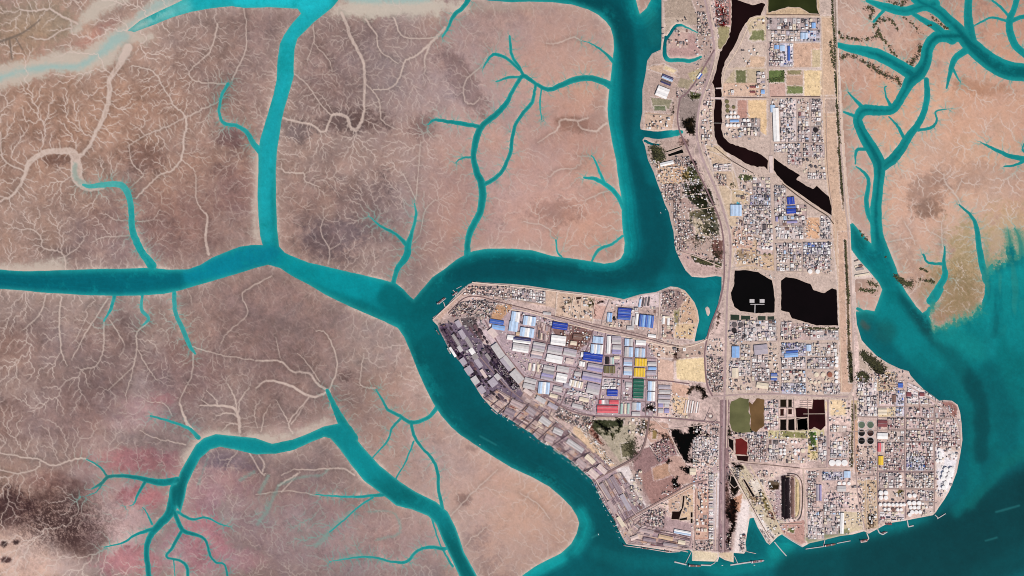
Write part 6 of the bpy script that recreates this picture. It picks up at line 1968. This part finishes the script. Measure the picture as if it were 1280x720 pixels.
# ore yard: piles, conveyors and grey stores set along the quay
def inside(pts, x, y):
    r = False
    for i in range(len(pts)):
        (ax, ay), (bx, by) = pts[i], pts[i - 1]
        if (ay > y) != (by > y) and x < ax + (y - ay) * (bx - ax) / (by - ay): r = not r
    return r
def W2(p): return (wx(p[0]), wy(p[1]))
NAMES = {'build': ('plant_building', 'flat-roofed building', 'building'), 'proc': ('process_unit', 'process unit', 'plant unit'), 'tank': ('storage_tank', 'little round tank', 'tank'), 'stack': ('container_stack', 'cargo block', 'cargo stack')}
def shape(m, s):
    h = s['h']
    if s['k'] in ('build', 'stack'):
        pts = [W2(p) for p in s['q']]; m.prism(pts, GZ, GZ + h, cm(s['col']) if s['k'] == 'stack' else WALLM, cm(s['col']))
    elif s['k'] == 'tank':
        m.cyl(wx(s['c'][0]), wy(s['c'][1]), s['r'] * PX, GZ, GZ + h, cm(s['col']), 12, None, s['r'])
    else:
        pts = [W2(p) for p in s['q']]; m.prism(pts, GZ, GZ + h * .35, cm(s['col']))
        rr = random.Random(int(s['c'][0] * 100 + s['c'][1]))
        for k in range(4):
            u, v = rr.uniform(.2, .8), rr.uniform(.2, .8)
            a = [(pts[0][j] * (1 - u) + pts[1][j] * u) * (1 - v) + (pts[3][j] * (1 - u) + pts[2][j] * u) * v for j in (0, 1)]
            m.cyl(a[0], a[1], rr.uniform(1.8, 4.2), GZ + h * .35 + 0.02, GZ + h * rr.uniform(.7, 1.7), cm(rr.choice(['grey', 'pale grey', 'white', 'dark grey'])), 8)
for k, (nm, words, cat) in NAMES.items():
    L = sorted([s for s in SPEC if s['k'] == k], key=lambda s: -s['area'])
    cap = 180 if k == 'tank' else 300
    for s in L[:cap]:
        size = 'large' if s['area'] > 11 else ('mid-sized' if s['area'] > 5.5 else 'small')
        lab = f"{size} {s['col']} {words}, {s['part']} of {s['place']}"
        X, Y = wx(s['c'][0]), wy(s['c'][1])
        if k == 'build' and s['area'] > 7:
            root = empty(nm, (X, Y, 0)); pts = [(p[0] - X, p[1] - Y) for p in map(W2, s['q'])]; h = s['h']
            m = MB(); m.prism(pts, GZ, GZ + h, WALLM); m.build('wall', root)
            def ins(t, du=0, dv=0):
                cx_ = sum(p[0] for p in pts) / 4 + du; cy_ = sum(p[1] for p in pts) / 4 + dv
                return [(cx_ + (p[0] - cx_) * t, cy_ + (p[1] - cy_) * t) for p in pts]
            m = MB(); m.prism(ins(1.03), GZ + h + .02, GZ + h + 0.7, cm(s['col'])); r_ = m.build('roof', root)
            m = MB(); m.prism(ins(.26, 2, 2), GZ + h + .75, GZ + h + 3.2, cm(rf.choice(['grey', 'pale grey', 'white', 'dark grey']))); m.build('roof_unit', root)
            o = root
        elif k == 'proc':
            m = MB(); shape(m, s); m.v = [(a - X, b - Y, c) for a, b, c in m.v]; o = m.build(nm, None, (X, Y, 0))
        else:
            m = MB(); shape(m, s); m.v = [(a - X, b - Y, c) for a, b, c in m.v]; o = m.build(nm, None, (X, Y, 0))
        tag(o, lab, cat, f"{words}s of {s['place']}")
    if len(L) > cap:
        m = MB()
        for s in L[cap:]: shape(m, s)
        o = m.build(nm); o['kind'] = 'stuff'; o['label'] = f"the many smallest {words}s packed between the streets of the plants"; o['category'] = cat
print("SPEC", {k: sum(1 for s in SPEC if s['k'] == k) for k in NAMES})
# ------------------------------------------------------------------ ships, jetties and quay cranes
def local(x, y, ang):
    c, s = math.cos(math.radians(ang)), math.sin(math.radians(ang))
    return lambda u, v: ((u * c - v * s) * PX, -(u * s + v * c) * PX)
def ship(x, y, L, B, ang, hullc, deckc, label, kind='cargo'):
    f = local(x, y, ang); root = empty('cargo_ship', (wx(x), wy(y), 0))
    out = [f(u * L / 2, v * B / 2) for u, v in ((-1, -.6), (-.94, -.95), (-.6, -1), (.55, -1), (.82, -.66), (1, 0), (.82, .66), (.55, 1), (-.6, 1), (-.94, .95), (-1, .6))]
    m = MB(); m.prism(out, -4, 8, cm(hullc), cm(deckc)); m.build('hull', root)
    m = MB()
    m.prism([f(u * L / 2, v * B / 2) for u, v in ((-.92, -.8), (-.74, -.8), (-.74, .8), (-.92, .8))], 8.05, 24, cm('white'))
    dh = m.build('deckhouse', root)
    m = MB(); p = f(-.86 * L / 2, 0); m.cyl(p[0], p[1], 3.2, 24.05, 32, cm('navy'), 10); fn = m.build('funnel', root); fn.parent = dh
    n = 5
    for i in range(n):
        a, b_ = -.66 + i * 1.34 / n, -.66 + (i + .78) * 1.34 / n
        m = MB(); m.prism([f(u * L / 2, v * B / 2) for u, v in ((a, -.66), (b_, -.66), (b_, .66), (a, .66))], 8.05, 10.5, cm(['maroon', 'brown', 'dark grey', 'lilac grey', 'rust'][i % 5] if kind == 'cargo' else deckc)); m.build('hatch_cover', root)
    tag(root, label, 'ship', 'ships lying at the port'); return root
ship(551.5, 376, 13.5, 1.9, -39, 'black', 'dark grey', 'slim black ship at the jetty off the north-west tip')
ship(568.5, 366.8, 8, 1.4, -39, 'dark grey', 'dark grey', 'short dark ship at the inner north-west jetty')
ship(868.5, 707.3, 16, 2.3, 3, 'maroon', 'brown', 'long brown ship at the western of the two southern terminals')
ship(947, 701.8, 17, 2.7, -8, 'maroon', 'lilac grey', 'long maroon ship at the eastern of the two southern terminals')
ship(1037.6, 681.3, 15, 2.2, -10, 'black', 'brown', 'dark ship beside the long jetty below the rail loop')
ship(1080, 675.7, 10, 2.2, -8, 'rust', 'maroon', 'rust red ship at the short curved south jetty')
ship(1104.5, 665.5, 6, 1.2, -20, 'black', 'dark grey', 'short black ship behind the hooked jetty')
ship(806.5, 685.6, 9, 1.3, 7, 'black', 'brown', 'dark ship at the west end of the south quay')
ship(835.8, 689.2, 9, 1.2, 8, 'dark grey', 'dark grey', 'grey ship at the east end of the south quay')
ship(747.5, 611, 10, 1.6, 64, 'white', 'pale grey', 'white ship moored at the bend of the south-west quay')
ship(752.6, 621.5, 8, 1.4, 62, 'white', 'mint', 'pale ship just south of the white one at the quay bend')
ship(767, 647.5, 9, 1.7, 60, 'black', 'dark grey', 'black ship on the lower south-west quay')
ship(680.5, 553.8, 12, 1.5, 29, 'pale blue', 'white', 'pale ship on the middle of the south-west quay')
ship(696, 564.6, 11, 1.5, 37, 'white', 'mint', 'white and mint ship on the middle south-west quay')
ship(648, 533, 9, 1.3, 32, 'black', 'dark grey', 'dark ship on the upper south-west quay')
ship(618, 514.6, 11, 1.3, 40, 'white', 'pale grey', 'white ship at the north end of the container quay')
ship(561.2, 438.8, 9, 1.2, 60, 'pale grey', 'white', 'pale ship below the ore yard')
ship(547.2, 415.6, 8, 1.1, 56, 'black', 'dark grey', 'black ship at the top of the ore quay')
ship(716.5, 580.4, 8, 1.2, 42, 'dark grey', 'pale grey', 'grey ship below the middle quay apron')
ship(781, 681.8, 4, 1.0, 20, 'white', 'white', 'small white tug at the quay corner')
def boat(x, y, ang, hc, lab):
    f = local(x, y, ang); root = empty('work_boat', (wx(x), wy(y), 0)); L, B = 22, 6
    m = MB(); m.prism([f(u * L / 20, v * B / 20) for u, v in ((-1, -.8), (.4, -1), (1, 0), (.4, 1), (-1, .8))], -1.5, 2.4, cm(hc)); m.build('hull', root)
    m = MB(); m.prism([f(u * L / 20, v * B / 20) for u, v in ((-.6, -.6), (-.1, -.6), (-.1, .6), (-.6, .6))], 2.45, 5.6, cm('white')); m.build('cabin', root)
    tag(root, lab, 'boat', 'work boats along the quays')
br = random.Random(12)
for a_, b2 in zip(PT("604,500 640,529 672,552 714,579 741,604 760,642 776,674")[:-1], PT("604,500 640,529 672,552 714,579 741,604 760,642 776,674")[1:]):
    an = math.degrees(math.atan2(b2[1] - a_[1], b2[0] - a_[0])); d_ = math.dist(a_, b2); nx_, ny_ = -(b2[1] - a_[1]) / d_, (b2[0] - a_[0]) / d_
    for t_ in np.linspace(.08, .92, 5):
        t2 = t_ + br.uniform(-.05, .05); hc = br.choice(['white', 'white', 'pale blue', 'dark grey', 'mint', 'maroon'])
        boat(a_[0] + (b2[0] - a_[0]) * t2 + nx_ * .9, a_[1] + (b2[1] - a_[1]) * t2 + ny_ * .9, an + br.uniform(-14, 14), hc, f"small {hc} work boat along the south-west quay")
for x, y, an, hc, lb in ((826, 266, 70, 'white', 'small white boat off the western shore settlement'), (832, 262, 60, 'mint', 'small mint boat off the western shore settlement'), (943, 706.5, 10, 'white', 'small white boat just south of the eastern terminal'), (903, 707, 0, 'white', 'small white boat between the two southern terminals'), (600, 556, 20, 'pale grey', 'small pale boat under way in the western channel'), (748, 668, 60, 'white', 'small white boat in mid channel off the quay corner')):
    boat(x, y, an, hc, lb)
def crane(x, y, ang, i, colr):
    f = local(x, y, ang); root = empty('quay_crane', (wx(x), wy(y), GZ)); k = cm(colr)
    for u in (-.7, .7):
        for v in (-.5, .9):
            m = MB(); p = f(u, v); m.prism([(p[0] - 1, p[1] - 1), (p[0] + 1, p[1] - 1), (p[0] + 1, p[1] + 1), (p[0] - 1, p[1] + 1)], 0, 40, k); m.build('leg', root)
    m = MB(); m.prism([f(-.2, -1.2), f(.2, -1.2), f(.2, 3.6), f(-.2, 3.6)], 40.05, 44, k); m.build('boom', root)
    m = MB(); m.prism([f(-.6, -1.0), f(.6, -1.0), f(.6, -.3), f(-.6, -.3)], 44.05, 50, cm('white')); m.build('machine_house', root)
    tag(root, f"tall {colr} gantry crane on the south-west quay", 'crane', 'quay cranes')
for i, (x, y, a) in enumerate(((627, 517.5, 30), (636, 522.6, 30), (661, 537.4, 33), (668, 542.6, 40), (683, 553, 28), (702, 565.5, 40), (708, 570, 38), (721, 580.5, 42), (733, 590.5, 42), (745, 606, 64), (749, 614.5, 64), (755, 627, 60), (761, 637, 60), (771, 656, 66), (775, 664, 66))):
    crane(x, y, a, i, ('blue', 'white', 'pale grey')[i % 3])
def jetty(pts, wd, label, plats=(), z=6, colr='pale pink'):
    X, Y = W2(pts[0]); root = empty('jetty', (X, Y, 0))
    def strip(p, q, w_, nm, zz, c):
        d = math.dist(p, q) or 1; nx_, ny_ = -(q[1] - p[1]) / d * w_ / 2, (q[0] - p[0]) / d * w_ / 2
        m = MB(); m.prism([(wx(a) - X, wy(b) - Y) for a, b in ((p[0] + nx_, p[1] + ny_), (q[0] + nx_, q[1] + ny_), (q[0] - nx_, q[1] - ny_), (p[0] - nx_, p[1] - ny_))], zz - 2.5, zz, cm(c)); return m.build(nm, root)
    for i, (p, q) in enumerate(zip(pts[:-1], pts[1:])):
        strip(p, q, wd, 'walkway', z + .05 * i, colr)
        n = max(int(math.dist(p, q) / 2.5), 1)
        for k in range(n + 1):
            t = k / n; m = MB(); m.cyl(wx(p[0] + (q[0] - p[0]) * t) - X, wy(p[1] + (q[1] - p[1]) * t) - Y, 1.6, -7, z - 2.6, cm('grey'), 8); m.build('pile', root)
    for j, (a, b, w_) in enumerate(plats): strip(a, b, w_, 'platform', z + .5 + .06 * j, 'pale grey' if colr != 'white' else 'white')
    return tag(root, label, 'jetty', 'jetties')
jetty([(572, 368), (566, 362.5)], .7, 'short jetty at the top of the north-west tip', [((570.5, 361), (577, 357.5), .6)])
jetty([(556.6, 384), (554.5, 377.8)], .8, 'jetty serving the slim black ship', [((548.5, 380.3), (557.5, 373), .7)])
jetty([(570, 371.5), (569, 368.2)], .7, 'inner jetty beside the short dark ship', [((566, 370), (572, 365), .6)])
jetty([(864, 690), (857, 704)], .7, 'western terminal jetty reached from the sand platform', [((843, 702.3), (858, 706), 1.5), ((876, 706.3), (889, 706.8), 1.5)], colr='pale grey')
jetty([(897, 698), (893, 704), (888, 706.6)], .7, 'curving walkway east of the western terminal', colr='pale grey')
jetty([(918, 695), (922, 704)], .7, 'eastern terminal jetty south of the spit', [((913, 706.4), (939, 702.5), 1.6)], colr='pale grey')
jetty([(933, 689.4), (945, 692)], .6, 'little jetty on the tip of the western spit')
jetty([(968, 677.5), (975, 686), (983, 695)], 1.2, 'straight slanting breakwater off the eastern spit', colr='pale grey')
jetty([(978, 668), (990, 676), (1003, 683.5)], 1.1, 'white harbour wall beside the small basin', colr='pale grey')
jetty([(1007, 686.3), (1032, 682.8)], .9, 'long west arm of the jetty below the rail loop', colr='pale grey')
jetty([(1046, 679.2), (1063, 676)], .9, 'long east arm of the jetty below the rail loop', colr='pale grey')
jetty([(1031, 675), (1029.5, 682)], .7, 'link from shore to the jetty below the rail loop')
jetty([(1083.5, 666.5), (1086, 673), (1083, 676.8), (1076, 677.8)], 1.2, 'short curved jetty with the rust red ship', colr='pale pink')
jetty([(1097, 661.5), (1099, 666), (1103.5, 668.3), (1109, 665)], 1.2, 'hooked jetty with its tip bent east', colr='pale grey')
jetty([(1134, 650.5), (1135.5, 658.6), (1142, 657)], 1.3, 'L shaped jetty off the tank farm', colr='pale grey')
jetty([(1168.5, 643.5), (1173, 647.5)], .9, 'T shaped jetty at the south-east corner', [((1171.5, 648.5), (1182, 642), .9)], colr='pale grey')
jetty([(943.5, 391), (943.8, 380)], 1.0, 'T shaped white pier standing in the black pond', [((938, 380.4), (955.5, 380.4), .8), ((937, 376.2), (943, 376.2), 4.5), ((949.6, 376.2), (955.6, 376.2), 4.5)], colr='pale grey')
jetty([(783, 682.5), (805, 685.2), (836, 690.5), (850, 689.5)], .7, 'pale quay edge along the south shore')
def bridge(p, q, wd, label):
    X, Y = W2(p); root = empty('bridge', (X, Y, GZ)); d = math.dist(p, q); nx_, ny_ = -(q[1] - p[1]) / d, (q[0] - p[0]) / d
    def st(o0, o1, z0, z1, nm, c):
        m = MB(); m.prism([(wx(a[0] + nx_ * o) - X, wy(a[1] + ny_ * o) - Y) for a, o in ((p, o0), (q, o0), (q, o1), (p, o1))], z0, z1, cm(c)); m.build(nm, root)
    st(-wd / 2, wd / 2, 4, 6, 'deck', 'pale pink')
    for s in (-1, 1): st(s * wd / 2, s * (wd / 2 - .08), 6.05, 7.2, 'parapet', 'white')
    tag(root, label, 'bridge')
bridge((888, 122.8), (905, 123.2), 2.4, 'wide road bridge over the dark canal')
bridge((894.6, 110.6), (903.5, 110.2), 1.6, 'small bridge over the canal north of the wide one')
bridge((963.4, 195), (964.4, 216), 4.6, 'north-south road bridge over the bend of the canal')
bridge((888, 153.8), (905, 154), .35, 'thin pipe bridge over the dark canal')
# ------------------------------------------------------------------ scrub, mangrove and palms
LEAF = [mat(c, 0.9, 0.3, 0.08, name='leaf') for c in ((66, 64, 42), (82, 78, 50), (52, 52, 36), (96, 94, 58))]
def bushes(name, pts_r, n, label, hgt=5, mats=LEAF, seed=1, sz=(3.5, 9)):
    r = random.Random(seed); m = MB(); n = int(n * 1.6)
    for _ in range(n):
        x, y, w_ = r.choice(pts_r); x += r.gauss(0, w_ * .4); y += r.gauss(0, w_ * .4); X, Y = W2((x, y)); s = r.uniform(*sz)
        z0 = GZ if name != 'mangrove_scrub' else 1.2; k = 6; a0 = r.random() * 6
        vs = [(X + s * r.uniform(.7, 1.1) * math.cos(a0 + 6.283 * i / k), Y + s * r.uniform(.7, 1.1) * math.sin(a0 + 6.283 * i / k), z0 + r.uniform(.1, .4) * hgt) for i in range(k)]
        vs += [(X + s * .5 * math.cos(a0 + 6.283 * i / 3), Y + s * .5 * math.sin(a0 + 6.283 * i / 3), z0 + hgt * r.uniform(.8, 1.2)) for i in range(3)]
        m.add(vs, [[0, 1, 6], [1, 2, 7, 6], [2, 3, 7], [3, 4, 8, 7], [4, 5, 8], [5, 0, 6, 8], [6, 7, 8]], r.choice(mats))
    o = m.build(name); o['kind'] = 'stuff'; o['label'] = label; o['category'] = 'scrub'; return o
def line_pts(txts, step=1.0):
    out = []
    for t in txts:
        q = smooth(P(t), 6)
        for a, b in zip(q[:-1], q[1:]):
            n = max(int(math.dist(a[:2], b[:2]) / step), 1)
            for k in range(n): out.append((a[0] + (b[0] - a[0]) * k / n, a[1] + (b[1] - a[1]) * k / n, a[2]))
    return out
mp = []
mr = random.Random(4)
for q in MANG:
    q = smooth(q, 5); mp += [(a[0] + mr.gauss(0, .8), a[1] + mr.gauss(0, .8), a[2] * .55) for a in q if mr.random() < .42]
bushes('mangrove_scrub', mp, 1500, 'dark ragged mangrove scrub fringing the north-east creeks', 4, LEAF, 4)
DK = ["1040,-10,2 1041,20,2 1043,50,2 1044,80,2", "1038,50,2.5 1040,70,3 1043,85,2", "1044,90,2 1046,120,2.4", "1046,125,2 1048,160,2.5 1050,180,2", "1048,185,1.8 1051,215,1.8 1053,245,2", "1056,300,1.4 1058,340,1.6 1059,362,2", "1060,362,2 1061,380,2", "1060,400,2 1061,420,2", "1062,440,4 1063,460,5 1064,477,4"]
bushes('roadside_scrub', line_pts(DK), 1300, 'dark strip of scrub along the dike road', 5, LEAF, 5)
bushes('roadside_scrub', line_pts(["1078,441,5 1085,448,7 1094,455,8 1103,463,9"], .6), 700, 'dense dark tapering thicket at the neck of the eastern shore', 6, LEAF[:3], 6)
bushes('roadside_scrub', line_pts(["1074,468,5 1079,472,9 1084,473,6"], .6), 260, 'round grey brown thicket below the tapering one', 5, LEAF, 7)
bushes('roadside_scrub', line_pts(["866,320,3 872,325,4 880,328,4 890,329,3", "895,330,4 901,332,4"], .8), 330, 'long thicket on the spit west of the highway', 5, LEAF[1:], 8)
bushes('roadside_scrub', line_pts(["814,184,4 822,186,7 828,195,8 820,200,6 828,200,5"], .6), 260, 'dark thicket west of the small black basin', 5, LEAF, 9)
GRN = [mat(c, 0.9, 0.3, 0.08, name='green_leaf') for c in ((74, 92, 46), (92, 108, 58), (58, 72, 40))]
bushes('green_scrub', line_pts(["1014,541,4 1016,547,4 1015,552,5", "1012,555,3 1019,554,3"], .6), 180, 'bright green planted patch in the south-central plant', 6, GRN, 10)
bushes('green_scrub', line_pts(["962,100,4 972,100,4 979,97,3", "979,90,2 979,98,3"], .6), 220, 'green planted corner of a field near the canal', 5, GRN[1:] + LEAF[3:], 11)
bushes('green_scrub', line_pts(["925,222,3 938,222,4", "930,224,3 937,223,3"], .6), 150, 'olive hedge south of the western canal', 5, GRN[1:] + LEAF, 12)
bushes('roadside_scrub', line_pts(["913,231,4 918,232,5", "1106,478,2 1110,470,2", "995,410,1.5 1048,411,2"], .6), 320, 'brown scrub rows between plant lots', 4, LEAF, 13)
bushes('roadside_scrub', line_pts(["1065,505,2 1066,540,2", "1062,545,1.6 1063,585,1.6", "860,236,3 880,262,3", "872,280,3 890,300,4"], .8), 150, 'olive scrub beside the corridor roads', 4, LEAF, 14)
bushes('mangrove_scrub', line_pts(["1085,352,3 1092,355,4 1098,358,3", "1075,362,3 1095,364,4", "1150,335,2 1160,340,2", "1118,345,4 1140,358,5", "1162,350,3 1166,352,3"], .7), 420, 'mangrove patches round the mouth of the eastern river', 4, LEAF, 15)
# ------------------------------------------------------------------ labels that would be shared get an order from the west
from collections import defaultdict
by = defaultdict(list)
for o in LABELLED: by[o['label']].append(o)
for lab, os_ in by.items():
    if 1 < len(os_) <= 16 and len(lab.split()) <= 12:
        os_.sort(key=lambda o: o.location.x)
        for i, o in enumerate(os_):
            o['label'] = lab + ', ' + (ORD[i] if i < len(os_) - 1 else 'eastmost')
    elif len(os_) > 1:
        for o in os_: o['group'] = lab
for o in LABELLED:
    wds = o['label'].split()
    if len(wds) > 16: o['label'] = ' '.join(wds[:16])
